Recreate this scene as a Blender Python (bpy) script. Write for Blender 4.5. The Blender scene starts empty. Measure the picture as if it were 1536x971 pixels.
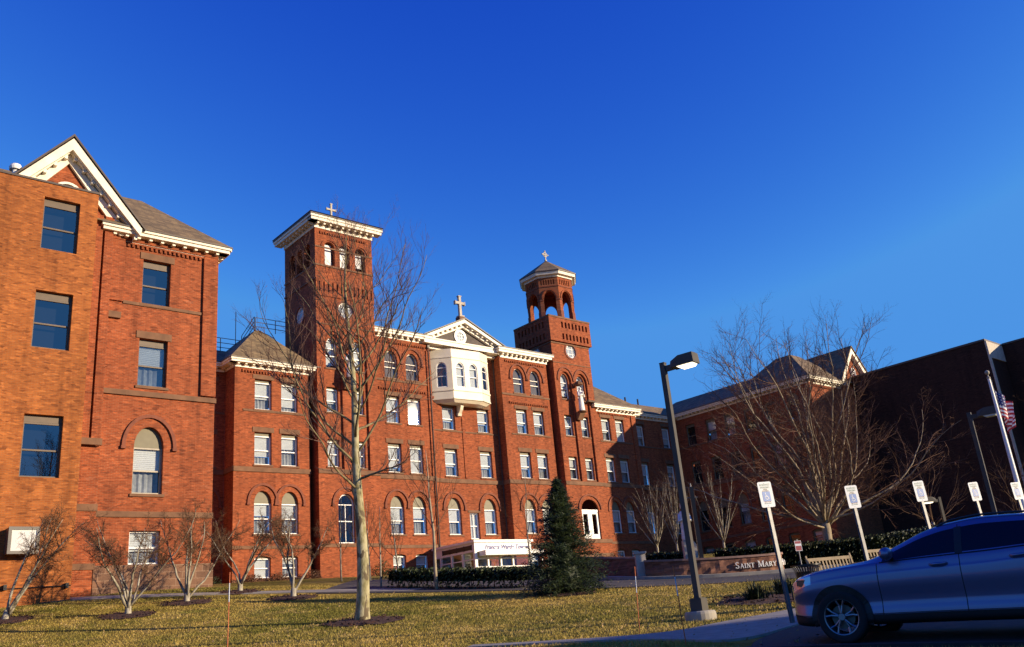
import bpy, math, random
import numpy as np
from mathutils import Vector, Matrix, noise
from mathutils.geometry import delaunay_2d_cdt
sc = bpy.context.scene
COL = sc.collection
R = math.radians
# ---------------------------------------------------------------- camera
YAW, PITCH, ROLL = 0.735283, 0.333329, 0.0933154
HV = Vector((math.cos(YAW), math.sin(YAW), 0)); NV = Vector((math.sin(YAW), -math.cos(YAW), 0))
fw = Vector((0, math.cos(PITCH), math.sin(PITCH))); r0 = Vector((1, 0, 0)); u0 = Vector((0, -math.sin(PITCH), math.cos(PITCH)))
rt = r0 * math.cos(ROLL) - u0 * math.sin(ROLL); up = r0 * math.sin(ROLL) + u0 * math.cos(ROLL)
cam = bpy.data.cameras.new('camera'); co = bpy.data.objects.new('camera', cam); COL.objects.link(co)
co.matrix_world = Matrix(((rt.x, up.x, -fw.x, 0), (rt.y, up.y, -fw.y, 0), (rt.z, up.z, -fw.z, 1.6), (0, 0, 0, 1)))
cam.sensor_fit = 'HORIZONTAL'; cam.sensor_width = 36; cam.lens = 1330.9 / 1536 * 36
cam.clip_start = .1; cam.clip_end = 5000
sc.camera = co
# ---------------------------------------------------------------- light
SUN = Vector((0.9484, -0.2145, 0.2334)).normalized()
world = bpy.data.worlds.new('World'); sc.world = world; world.use_nodes = True
wn = world.node_tree; bgn = wn.nodes['Background']
sky = wn.nodes.new('ShaderNodeTexSky'); sky.sky_type = 'NISHITA'; sky.sun_disc = False
sky.sun_elevation = math.asin(SUN.z); sky.sun_rotation = math.atan2(SUN.x, SUN.y)
sky.altitude = 2000; sky.air_density = 1.0; sky.dust_density = 0.0; sky.ozone_density = 6.0
def _m(op, a, b):                                             # deep polar-blue rendition of the clear winter sky
    n = wn.nodes.new('ShaderNodeMath'); n.operation = op
    for s, v in ((n.inputs[0], a), (n.inputs[1], b)):
        if hasattr(v, 'is_output'): wn.links.new(v, s)
        else: s.default_value = v
    return n.outputs[0]
SKYS = 0.10
_sep = wn.nodes.new('ShaderNodeSeparateColor'); wn.links.new(sky.outputs[0], _sep.inputs[0]); _cmb = wn.nodes.new('ShaderNodeCombineColor')
for _i, (_g, _e, _c) in enumerate(((4200, 3.1, .075), (84, 2.25, .30), (2.57, .73, .78))):
    _v = _m('MINIMUM', _m('MULTIPLY', _m('POWER', _m('MULTIPLY', _sep.outputs[_i], .07), _e), _g), _c)
    wn.links.new(_m('DIVIDE', _v, SKYS * 1.516), _cmb.inputs[_i])
wn.links.new(_cmb.outputs[0], bgn.inputs[0]); bgn.inputs[1].default_value = SKYS
sl = bpy.data.lights.new('sun', 'SUN'); sl.energy = 5.0; sl.angle = R(0.5); sl.color = (1.0, 0.81, 0.56)
so = bpy.data.objects.new('sun', sl); COL.objects.link(so)
so.rotation_euler = SUN.to_track_quat('Z', 'Y').to_euler()
sc.view_settings.view_transform = 'Standard'; sc.view_settings.look = 'None'
sc.view_settings.exposure = 0.6; sc.view_settings.gamma = 1
# ---------------------------------------------------------------- material helpers
MATS = {}
def newmat(name):
    m = bpy.data.materials.new(name); m.use_nodes = True
    nt = m.node_tree; b = nt.nodes['Principled BSDF']
    MATS[name] = m
    return m, nt, b
def N(nt, t, **kw):
    n = nt.nodes.new(t)
    for k, v in kw.items():
        if k.startswith('i_'): n.inputs[k[2:].replace('_', ' ')].default_value = v
        else: setattr(n, k, v)
    return n
def L(nt, a, b): nt.links.new(a, b)
def c4(c): return (c[0], c[1], c[2], 1)
def ramp(nt, fac, stops):
    r = N(nt, 'ShaderNodeValToRGB'); e = r.color_ramp.elements
    while len(e) < len(stops): e.new(.5)
    for q, (p, c) in zip(e, stops): q.position = p; q.color = c4(c) if not isinstance(c, float) else (c, c, c, 1)
    L(nt, fac, r.inputs[0]); return r.outputs[0]
def mixc(nt, fac, a, b, mode='MIX'):
    m = N(nt, 'ShaderNodeMix', data_type='RGBA', blend_type=mode)
    for s, v in ((m.inputs[0], fac), (m.inputs[6], a), (m.inputs[7], b)):
        if hasattr(v, 'is_output'): L(nt, v, s)
        elif isinstance(v, (int, float)): s.default_value = v
        else: s.default_value = c4(v)
    return m.outputs[2]
def noisetex(nt, scale, detail=4, rough=.55, vec=None, dist=0):
    n = N(nt, 'ShaderNodeTexNoise'); n.inputs['Scale'].default_value = scale; n.inputs['Detail'].default_value = detail
    n.inputs['Roughness'].default_value = rough; n.inputs['Distortion'].default_value = dist
    if vec is None:
        tc = N(nt, 'ShaderNodeTexCoord'); vec = tc.outputs['Object']
    L(nt, vec, n.inputs['Vector']); return n.outputs['Fac']
def bump(nt, b, h, strength=.3, dist=.02):
    n = N(nt, 'ShaderNodeBump'); n.inputs['Strength'].default_value = strength; n.inputs['Distance'].default_value = dist
    L(nt, h, n.inputs['Height']); L(nt, n.outputs[0], b.inputs['Normal'])
def simple(name, col, rough=.6, metal=0, var=.15, scale=3.0, spec=None, bmp=0):
    m, nt, b = newmat(name)
    if min(col) < .5: col = tuple(q * .72 for q in col)
    f = noisetex(nt, scale, 5)
    lo = tuple(x * (1 - var) for x in col); hi = tuple(min(1, x * (1 + var)) for x in col)
    L(nt, ramp(nt, f, [(.3, lo), (.7, hi)]), b.inputs['Base Color'])
    b.inputs['Roughness'].default_value = rough; b.inputs['Metallic'].default_value = metal
    if spec is not None: b.inputs['Specular IOR Level'].default_value = spec
    if bmp: bump(nt, b, noisetex(nt, scale * 6, 4), bmp)
    return m
def brickmat(name, c1, c2, mortar, patch, bw=.225, rh=.075, efflo=.0, darkstain=.25):
    m, nt, b = newmat(name)
    tc = N(nt, 'ShaderNodeTexCoord'); sp = N(nt, 'ShaderNodeSeparateXYZ'); L(nt, tc.outputs['Object'], sp.inputs[0])
    ad = N(nt, 'ShaderNodeMath', operation='ADD'); L(nt, sp.outputs[0], ad.inputs[0]); L(nt, sp.outputs[1], ad.inputs[1])
    cb = N(nt, 'ShaderNodeCombineXYZ'); L(nt, ad.outputs[0], cb.inputs[0]); L(nt, sp.outputs[2], cb.inputs[1])
    bt = N(nt, 'ShaderNodeTexBrick'); L(nt, cb.outputs[0], bt.inputs['Vector'])
    bt.inputs['Scale'].default_value = 1; bt.inputs['Brick Width'].default_value = bw; bt.inputs['Row Height'].default_value = rh
    bt.inputs['Mortar Size'].default_value = .007; bt.inputs['Mortar Smooth'].default_value = .2
    bt.inputs['Color1'].default_value = c4(c1); bt.inputs['Color2'].default_value = c4(c2); bt.inputs['Mortar'].default_value = c4(mortar)
    # streaky courses: stretched noise
    mp = N(nt, 'ShaderNodeMapping'); mp.inputs['Scale'].default_value = (.9, 9, 1); L(nt, cb.outputs[0], mp.inputs[0])
    st = noisetex(nt, 1.0, 5, .6, mp.outputs[0])
    col = mixc(nt, ramp(nt, st, [(.40, .0), (.70, 1.0)]), bt.outputs[0], patch)
    col = mixc(nt, .34, bt.outputs[0], col)
    big = noisetex(nt, .22, 5, .6)
    col = mixc(nt, 1.0, col, ramp(nt, big, [(.28, (1 - darkstain,) * 3), (.65, (1.0, 1.0, 1.0)), (.8, (1.12, 1.1, 1.08))]), 'MULTIPLY')
    if efflo:
        mp2 = N(nt, 'ShaderNodeMapping'); mp2.inputs['Scale'].default_value = (1.6, 5, 1); L(nt, cb.outputs[0], mp2.inputs[0])
        e = noisetex(nt, .55, 8, .72, mp2.outputs[0])
        col = mixc(nt, ramp(nt, e, [(.60, 0.0), (.78, efflo)]), col, (.46, .31, .22))
    mp3 = N(nt, 'ShaderNodeMapping'); mp3.inputs['Scale'].default_value = (1.7, .13, 1); L(nt, cb.outputs[0], mp3.inputs[0])       # rain streaks
    ws = noisetex(nt, 1.0, 5, .65, mp3.outputs[0]); col = mixc(nt, 1.0, col, ramp(nt, ws, [(.30, (.72, .70, .68)), (.48, (1.0, 1.0, 1.0)), (.72, (1.10, 1.12, 1.12))]), 'MULTIPLY')
    sc_ = N(nt, 'ShaderNodeMapping'); sc_.inputs['Scale'].default_value = (4.4, 13.3, 1); L(nt, cb.outputs[0], sc_.inputs[0])       # single odd bricks
    vo = N(nt, 'ShaderNodeTexVoronoi'); vo.inputs['Scale'].default_value = 1; L(nt, sc_.outputs[0], vo.inputs['Vector'])
    se = N(nt, 'ShaderNodeSeparateColor'); L(nt, vo.outputs['Color'], se.inputs[0])
    col = mixc(nt, 1.0, col, ramp(nt, se.outputs[0], [(.0, (.62, .58, .56)), (.22, (.95, .95, .95)), (.75, (1.05, 1.05, 1.03)), (1.0, (1.38, 1.42, 1.4))]), 'MULTIPLY')
    L(nt, col, b.inputs['Base Color']); b.inputs['Roughness'].default_value = .85
    b.inputs['Specular IOR Level'].default_value = .25
    bump(nt, b, bt.outputs['Fac'], -.35, .01)
    return m
brick = brickmat('red_brick', (.31, .068, .020), (.20, .042, .013), (.26, .115, .06), (.36, .092, .028), efflo=.28)
brick_o = brickmat('orange_brick', (.37, .108, .022), (.255, .066, .014), (.27, .12, .05), (.41, .145, .034), efflo=.18)
brick_d = brickmat('shade_dark_brick', (.045, .017, .010), (.035, .013, .008), (.05, .026, .016), (.05, .02, .011))  # near-black tone puts the flat roofed building's shade into the brick colour
stone = simple('brownstone', (.225, .108, .052), .85, var=.3, scale=1.6, bmp=.2)
def stoneblocks():
    m, nt, b = newmat('brownstone_blocks')
    tc = N(nt, 'ShaderNodeTexCoord'); sp = N(nt, 'ShaderNodeSeparateXYZ'); L(nt, tc.outputs['Object'], sp.inputs[0])
    ad = N(nt, 'ShaderNodeMath', operation='ADD'); L(nt, sp.outputs[0], ad.inputs[0]); L(nt, sp.outputs[1], ad.inputs[1])
    cb = N(nt, 'ShaderNodeCombineXYZ'); L(nt, ad.outputs[0], cb.inputs[0]); L(nt, sp.outputs[2], cb.inputs[1])
    bt = N(nt, 'ShaderNodeTexBrick'); L(nt, cb.outputs[0], bt.inputs['Vector'])
    bt.inputs['Scale'].default_value = 1; bt.inputs['Brick Width'].default_value = .62; bt.inputs['Row Height'].default_value = .31
    bt.inputs['Mortar Size'].default_value = .014
    bt.inputs['Color1'].default_value = (.235, .115, .062, 1); bt.inputs['Color2'].default_value = (.115, .058, .034, 1); bt.inputs['Mortar'].default_value = (.30, .19, .12, 1)
    n = noisetex(nt, 3, 6); L(nt, mixc(nt, .3, bt.outputs[0], ramp(nt, n, [(.3, (.09, .045, .026)), (.7, (.24, .13, .075))])), b.inputs['Base Color'])
    b.inputs['Roughness'].default_value = .9; bump(nt, b, noisetex(nt, 9, 5), .6, .04)
    return m
stoneb = stoneblocks()
cream = simple('cream_paint', (.76, .68, .54), .5, var=.13, scale=2.2)
white = simple('white_paint', (.78, .765, .72), .45, var=.04, scale=1.5)
bayp = simple('bay_cream_paint', (.76, .67, .50), .5, var=.09, scale=1.2)
olive = simple('olive_paint', (.22, .19, .11), .6, var=.1)
brownp = simple('brown_frame_paint', (.15, .10, .06), .55, var=.15)
tanp = simple('tan_frame_paint', (.46, .39, .28), .5, var=.1)
darkm = simple('dark_metal', (.018, .018, .022), .4, metal=.3, var=.2)
greym = simple('grey_metal', (.16, .145, .13), .45, metal=.3, var=.15)
galv = simple('galvanised_steel', (.24, .245, .26), .45, metal=.5, var=.2, scale=8)
copper = simple('brown_gutter', (.08, .05, .035), .5, var=.2)
blindm = simple('window_blind', (.62, .62, .60), .8, var=.05, scale=2)
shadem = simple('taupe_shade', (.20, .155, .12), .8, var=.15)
boardm = simple('white_louver_board', (.70, .70, .69), .6, var=.05)
statm = simple('white_stone', (.74, .71, .66), .7, var=.12, scale=5)
sandst = simple('pale_stone', (.60, .53, .43), .8, var=.2, scale=4)
def slate():
    m, nt, b = newmat('slate_shingles')
    tc = N(nt, 'ShaderNodeTexCoord'); sp = N(nt, 'ShaderNodeSeparateXYZ'); L(nt, tc.outputs['Object'], sp.inputs[0])
    ad = N(nt, 'ShaderNodeMath', operation='ADD'); L(nt, sp.outputs[0], ad.inputs[0]); L(nt, sp.outputs[1], ad.inputs[1])
    cb = N(nt, 'ShaderNodeCombineXYZ'); L(nt, ad.outputs[0], cb.inputs[0]); L(nt, sp.outputs[2], cb.inputs[1])
    bt = N(nt, 'ShaderNodeTexBrick'); L(nt, cb.outputs[0], bt.inputs['Vector'])
    bt.inputs['Scale'].default_value = 1; bt.inputs['Brick Width'].default_value = .42; bt.inputs['Row Height'].default_value = .17
    bt.inputs['Mortar Size'].default_value = .012
    bt.inputs['Color1'].default_value = (.25, .175, .085, 1); bt.inputs['Color2'].default_value = (.14, .098, .05, 1); bt.inputs['Mortar'].default_value = (.04, .032, .025, 1)
    n = noisetex(nt, .9, 6); L(nt, mixc(nt, 1, bt.outputs[0], ramp(nt, n, [(.3, (.75, .75, .75)), (.7, (1.2, 1.15, 1.1))]), 'MULTIPLY'), b.inputs['Base Color'])
    b.inputs['Roughness'].default_value = .8
    return m
slatem = slate()
shing = simple('grey_shingle', (.13, .105, .085), .85, var=.25, scale=5)
def glassmat(name='window_glass', ior=1.85, tint=(.84, .87, .88)):
    m = bpy.data.materials.new(name); m.use_nodes = True; nt = m.node_tree; nt.nodes.clear()
    o = N(nt, 'ShaderNodeOutputMaterial'); mx = N(nt, 'ShaderNodeMixShader'); t = N(nt, 'ShaderNodeBsdfTransparent'); g = N(nt, 'ShaderNodeBsdfGlossy')
    ge = N(nt, 'ShaderNodeNewGeometry'); dp = N(nt, 'ShaderNodeVectorMath', operation='DOT_PRODUCT'); L(nt, ge.outputs['Normal'], dp.inputs[0]); L(nt, ge.outputs['Incoming'], dp.inputs[1])
    ab = N(nt, 'ShaderNodeMath', operation='ABSOLUTE'); L(nt, dp.outputs['Value'], ab.inputs[0]); iv = N(nt, 'ShaderNodeMath', operation='SUBTRACT'); iv.inputs[0].default_value = 1; L(nt, ab.outputs[0], iv.inputs[1])
    pw = N(nt, 'ShaderNodeMath', operation='POWER'); L(nt, iv.outputs[0], pw.inputs[0]); pw.inputs[1].default_value = 4
    f = N(nt, 'ShaderNodeMath', operation='MULTIPLY_ADD'); L(nt, pw.outputs[0], f.inputs[0]); f.inputs[1].default_value = .86; f.inputs[2].default_value = ((ior - 1) / (ior + 1)) ** 2
    t.inputs[0].default_value = c4(tint); g.inputs['Roughness'].default_value = .012; g.inputs[0].default_value = (1, 1, 1, 1)
    tc = N(nt, 'ShaderNodeTexCoord'); n = N(nt, 'ShaderNodeTexNoise'); n.inputs['Scale'].default_value = 1.3; n.inputs['Detail'].default_value = 2
    L(nt, tc.outputs['Object'], n.inputs['Vector'])
    bm = N(nt, 'ShaderNodeBump'); bm.inputs['Strength'].default_value = .03; bm.inputs['Distance'].default_value = .02
    L(nt, n.outputs['Fac'], bm.inputs['Height']); L(nt, bm.outputs[0], g.inputs['Normal'])
    L(nt, f.outputs[0], mx.inputs[0]); L(nt, t.outputs[0], mx.inputs[1]); L(nt, g.outputs[0], mx.inputs[2]); L(nt, mx.outputs[0], o.inputs[0])
    MATS[name] = m; return m
glass = glassmat(); glass_c = glassmat('coated_window_glass', 2.6, (.6, .66, .7))
# ---------------------------------------------------------------- mesh helpers
class MB:
    def __init__(s): s.v = []; s.f = []; s.m = []; s.mi = 0
    def add(s, vs, fs):
        o = len(s.v); s.v.extend([tuple(v) for v in vs]); s.f.extend([tuple(i + o for i in f) for f in fs]); s.m.extend([s.mi] * len(fs)); return s
    def box(s, x0, x1, y0, y1, z0, z1):
        return s.add([(x0, y0, z0), (x1, y0, z0), (x1, y1, z0), (x0, y1, z0), (x0, y0, z1), (x1, y0, z1), (x1, y1, z1), (x0, y1, z1)],
                     [(0, 3, 2, 1), (4, 5, 6, 7), (0, 1, 5, 4), (1, 2, 6, 5), (2, 3, 7, 6), (3, 0, 4, 7)])
    def fbox(s, fr, a0, a1, z0, z1, d0, d1):   # box in a wall frame; d positive is outward
        p = [fr(a, z, d) for d in (d1, d0) for (a, z) in ((a0, z0), (a1, z0), (a1, z1), (a0, z1))]
        return s.add(p, [(0, 1, 2, 3), (5, 4, 7, 6), (4, 5, 1, 0), (5, 6, 2, 1), (6, 7, 3, 2), (7, 4, 0, 3)])
    def prism(s, pts, fr, d0, d1):             # polygon (a,z) extruded between d0 and d1
        n = len(pts); s.add([fr(a, z, d1) for a, z in pts] + [fr(a, z, d0) for a, z in pts],
              [tuple(range(n)), tuple(reversed(range(n, 2 * n)))] + [(i, i + n, (i + 1) % n + n, (i + 1) % n) for i in range(n)])
        return s
    def ring(s, outer, inner, fr, d0, d1, closed=True):
        n = len(outer); vs = [fr(a, z, d) for d in (d1, d0) for P in (outer, inner) for a, z in P]
        fs = []
        for i in range(n if closed else n - 1):
            j = (i + 1) % n
            fs += [(i, j, n + j, n + i), (n + i, n + j, 3 * n + j, 3 * n + i), (j, i, 2 * n + i, 2 * n + j)]
        if not closed:
            fs += [(0, n, 3 * n, 2 * n), (n - 1, 3 * n - 1, 4 * n - 1, 2 * n - 1)]
        return s.add(vs, fs)
    def cyl(s, p0, p1, r0, r1=None, n=10, cap=True):
        r1 = r0 if r1 is None else r1
        p0 = Vector(p0); p1 = Vector(p1); d = (p1 - p0).normalized()
        a = d.orthogonal().normalized(); b = d.cross(a)
        vs = [p + (a * math.cos(t) + b * math.sin(t)) * r for p, r in ((p0, r0), (p1, r1)) for t in [2 * math.pi * i / n for i in range(n)]]
        fs = [(i, (i + 1) % n, n + (i + 1) % n, n + i) for i in range(n)]
        if cap: fs += [tuple(reversed(range(n))), tuple(range(n, 2 * n))]
        return s.add(vs, fs)
    def tube(s, pts, rad, n=5):
        k = len(pts); vs = []; pts = [Vector(p) for p in pts]; a = None
        for i, p in enumerate(pts):
            d = (pts[min(i + 1, k - 1)] - pts[max(i - 1, 0)])
            if d.length < 1e-9: d = Vector((0, 0, 1))
            d.normalize()
            a = d.orthogonal().normalized() if a is None else (a - d * a.dot(d)).normalized()
            b = d.cross(a)
            for t in range(n):
                g = 2 * math.pi * t / n; vs.append(p + (a * math.cos(g) + b * math.sin(g)) * rad[i])
        fs = [(i * n + t, i * n + (t + 1) % n, (i + 1) * n + (t + 1) % n, (i + 1) * n + t) for i in range(k - 1) for t in range(n)]
        fs.append(tuple(range((k - 1) * n, k * n))); fs.append(tuple(reversed(range(n))))
        return s.add(vs, fs)
    def lathe(s, prof, n=20, c=(0, 0, 0)):
        vs = [(c[0] + r * math.cos(2 * math.pi * t / n), c[1] + r * math.sin(2 * math.pi * t / n), c[2] + z) for r, z in prof for t in range(n)]
        fs = [(i * n + t, i * n + (t + 1) % n, (i + 1) * n + (t + 1) % n, (i + 1) * n + t) for i in range(len(prof) - 1) for t in range(n)]
        fs += [tuple(reversed(range(n))), tuple(range((len(prof) - 1) * n, len(prof) * n))]
        return s.add(vs, fs)
    def wall(s, fr, outline, holes=(), depth=.3, d0=0.0):
        polys = [list(outline)] + [list(h) for h in holes]
        pts = []; faces = []
        for P in polys:
            faces.append(list(range(len(pts), len(pts) + len(P)))); pts += [Vector(p) for p in P]
        edges = [(f[i], f[(i + 1) % len(f)]) for f in faces for i in range(len(f))]
        rv, re, rf, _, _, _ = delaunay_2d_cdt(pts, edges, [], 0, 1e-5)
        keep = []
        for f in rf:
            c = sum((rv[i] for i in f), Vector((0, 0))) / len(f)
            if inside(c, polys[0]) and not any(inside(c, h) for h in polys[1:]):
                a = sum((rv[f[i]].x * rv[f[(i + 1) % len(f)]].y - rv[f[(i + 1) % len(f)]].x * rv[f[i]].y) for i in range(len(f)))
                keep.append(tuple(f) if a > 0 else tuple(reversed(f)))
        s.add([fr(v.x, v.y, d0) for v in rv], keep)
        for H in polys[1:]:
            n = len(H); s.add([fr(a, z, d0) for a, z in H] + [fr(a, z, d0 - depth) for a, z in H],
                              [(i, i + n, (i + 1) % n + n, (i + 1) % n) for i in range(n)])
        return s
def inside(c, P):
    x, y = c[0], c[1]; r = False; j = len(P) - 1
    for i in range(len(P)):
        xi, yi = P[i][0], P[i][1]; xj, yj = P[j][0], P[j][1]
        if (yi > y) != (yj > y) and x < (xj - xi) * (y - yi) / (yj - yi) + xi: r = not r
        j = i
    return r
def frame(o, A, Nn):
    o = Vector(o); A = Vector(A); Nn = Vector(Nn)
    return lambda a, z, d: o + A * a + Vector((0, 0, z)) + Nn * d
def front(y): return frame((0, y, 0), (1, 0, 0), (0, -1, 0))
def left(x): return frame((x, 0, 0), (0, -1, 0), (-1, 0, 0))      # a = -y
def right(x): return frame((x, 0, 0), (0, 1, 0), (1, 0, 0))       # a = y
def rect(a0, a1, z0, z1): return [(a0, z0), (a1, z0), (a1, z1), (a0, z1)]
def archp(a0, a1, z0, zs, zt, n=12):
    c = (a0 + a1) / 2; rx = (a1 - a0) / 2; rz = zt - zs
    return [(a0, z0), (a1, z0)] + [(c + rx * math.cos(t), zs + rz * math.sin(t)) for t in [math.pi * i / n for i in range(n + 1)]]
def circ(a, z, r, n=20): return [(a + r * math.cos(2 * math.pi * i / n), z + r * math.sin(2 * math.pi * i / n)) for i in range(n)]
def mesh_of(name, mb, mats, smooth=False):
    me = bpy.data.meshes.new(name); me.from_pydata(mb.v, [], mb.f)
    for m in (mats if isinstance(mats, (list, tuple)) else [mats]): me.materials.append(m)
    if any(mb.m): me.polygons.foreach_set('material_index', mb.m)
    if smooth: me.polygons.foreach_set('use_smooth', [True] * len(me.polygons))
    me.update(); return me
def link(name, data, parent=None, loc=(0, 0, 0), rz=0):
    o = bpy.data.objects.new(name, data); COL.objects.link(o); o.location = loc; o.rotation_euler = (0, 0, rz)
    if parent: o.parent = parent
    return o
def build(name, mb, mats, parent=None, loc=(0, 0, 0), rz=0, smooth=False): return link(name, mesh_of(name, mb, mats, smooth), parent, loc, rz)
def tag(o, label, cat, group=None, kind=None):
    if label: o['label'] = label
    if cat: o['category'] = cat
    if group: o['group'] = group
    if kind: o['kind'] = kind
    return o
def thing(name, label, cat, loc=(0, 0, 0), rz=0, group=None): return tag(link(name, None, None, loc, rz), label, cat, group)
def copy_tree(o, parent=None):
    c = o.copy(); COL.objects.link(c)
    if parent: c.parent = parent
    for ch in [q for q in o.children]: copy_tree(ch, c)
    return c
def text_obj(name, txt, size, mat, parent, mw, extrude=.004, align='CENTER', shear=0, bold=0):
    cu = bpy.data.curves.new(name, 'FONT'); cu.body = txt; cu.size = size; cu.align_x = align; cu.align_y = 'CENTER'; cu.extrude = extrude; cu.shear = shear; cu.offset = bold
    tmp = bpy.data.objects.new(name, cu); COL.objects.link(tmp)
    dg = bpy.context.evaluated_depsgraph_get(); me = bpy.data.meshes.new_from_object(tmp.evaluated_get(dg)); bpy.data.objects.remove(tmp)
    me.materials.clear(); me.materials.append(mat); me.name = name
    o = link(name, me, parent); o.matrix_local = mw; return o
# ---------------------------------------------------------------- ground
def us(u, s): p = HV * u + NV * s; return p.x, p.y
GC = [us(11.2, -41.0) + (4.4,), us(-6, -41) + (3.6,), us(12.3, -42.2) + (4.75,), us(17.5, -42.2) + (4.85,), us(25.5, -58) + (6.15,), us(31, -58) + (6.15,),
      us(37, -57.4) + (6.15,), us(46, -58.3) + (6.25,), us(61.6, -57.3) + (6.65,), us(70, -58.5) + (6.75,), us(22, -59.5) + (5.9,), us(74, -45) + (6.6,),
      us(82, -29) + (6.6,), us(84, -10) + (6.0,), us(92, -60) + (7,), (0, 0, 0), (-15, 0, .1), (15, 0, .1), (0, -20, -.6), (30, 0, .6),
      (4.15, 12.9, 1.03), (3.675, 21.5, 1.4675), (4.614, 17.3, 1.277), (7.787, 38, 2.9413), (2.905, 42, 3.5668), (13.815, 43, 3.2954), (3.526, 34, 2.756),
      (14, 21, 1.5), (20, 26, 2.1), (25, 35, 3.4), (-9, 24, 1.95), (-20, 24, 2.2)]
GC = np.array(GC, float); GX = GC[:, :2] / 30
def _k(r2): return np.where(r2 > 0, r2 * np.log(r2 + 1e-12), 0)
_n = len(GC); _P = np.c_[np.ones(_n), GX]
_A = np.block([[_k(((GX[:, None] - GX[None]) ** 2).sum(-1)) + .02 * np.eye(_n), _P], [_P.T, np.zeros((3, 3))]])
GS = np.linalg.solve(_A, np.r_[GC[:, 2], 0, 0, 0])
def gzv(x, y):
    x = np.asarray(x, float); y = np.asarray(y, float)
    cx = np.clip(x, -45, 60); cy = np.clip(y, -15, 125)
    q = np.stack([cx, cy], -1) / 30; r2 = ((q[..., None, :] - GX) ** 2).sum(-1)
    return _k(r2) @ GS[:-3] + GS[-3] + q @ GS[-2:]
def gz(x, y): return float(gzv(x, y))
# ================================================================ ground, lawn, paths
def grass_colour(nt, k):
    def sc(c): return tuple(q * k for q in c)
    big = noisetex(nt, .16, 5, .62); mid = noisetex(nt, .9, 6, .68); fine = noisetex(nt, 3.2, 5, .7)
    c = mixc(nt, ramp(nt, big, [(.38, 0.0), (.60, 1.0)]), sc((.155, .138, .018)), sc((.34, .238, .052)))
    c = mixc(nt, ramp(nt, mid, [(.50, 0.0), (.70, .85)]), c, sc((.46, .325, .10)))
    c = mixc(nt, ramp(nt, noisetex(nt, .5, 5, .65), [(.54, 0.0), (.70, .8)]), c, sc((.11, .118, .014)))
    c = mixc(nt, ramp(nt, fine, [(.58, 0.0), (.74, .55)]), c, sc((.15, .095, .04)))
    return c
def grass_mat():
    m, nt, b = newmat('lawn_grass'); c = grass_colour(nt, 1.0)
    c = mixc(nt, 1, c, ramp(nt, noisetex(nt, 22, 4, .7), [(.25, (.62, .62, .6)), (.7, (1.22, 1.22, 1.2))]), 'MULTIPLY')
    L(nt, c, b.inputs['Base Color']); b.inputs['Roughness'].default_value = 1; b.inputs['Specular IOR Level'].default_value = .1
    bump(nt, b, noisetex(nt, 14, 5, .75), .9, .08); return m
lawnm = grass_mat()
def axis(lo, hi, step, far):
    c = list(np.arange(lo, hi + 1e-6, step)); k = step
    while c[-1] < far: k *= 1.5; c.append(c[-1] + k)
    k = step
    while c[0] > -far: k *= 1.5; c.insert(0, c[0] - k)
    return np.array(c)
xs = axis(-34, 46, .7, 2500); ys = axis(0, 92, .7, 2500)
GXX, GYY = np.meshgrid(xs, ys); ZZ = gzv(GXX.ravel(), GYY.ravel())
mb = MB(); nx = len(xs); ny = len(ys)
mb.v = list(zip(GXX.ravel().tolist(), GYY.ravel().tolist(), ZZ.tolist()))
mb.f = [(j * nx + i, j * nx + i + 1, (j + 1) * nx + i + 1, (j + 1) * nx + i) for j in range(ny - 1) for i in range(nx - 1)]; mb.m = [0] * len(mb.f)
tag(build('lawn', mb, lawnm, smooth=True), 'winter lawn of straw and green grass rising to the brick building', None, kind='structure')
_ix = lambda arr, v: max(0, min(len(arr) - 2, int(np.searchsorted(arr, v) - 1)))
def gmesh(x, y):                                             # height of the ground mesh itself (bilinear)
    i = _ix(xs, x); j = _ix(ys, y); Zg = ZZ.reshape(ny, nx)
    fx = (x - xs[i]) / (xs[i + 1] - xs[i]); fy = (y - ys[j]) / (ys[j + 1] - ys[j])
    return float((Zg[j, i] * (1 - fx) + Zg[j, i + 1] * fx) * (1 - fy) + (Zg[j + 1, i] * (1 - fx) + Zg[j + 1, i + 1] * fx) * fy)
def resample(pts, step):
    out = [Vector(pts[0])]
    for a, b in zip(pts, pts[1:]):
        a = Vector(a); b = Vector(b); n = max(1, int((b - a).length / step))
        out += [a.lerp(b, (i + 1) / n) for i in range(n)]
    return out
def smoothline(pts, it=3):
    P = [Vector(p) for p in pts]
    for _ in range(it):
        Q = [P[0]]
        for a, b in zip(P, P[1:]): Q += [a.lerp(b, .25), a.lerp(b, .75)]
        P = Q + [P[-1]]
    return P
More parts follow.
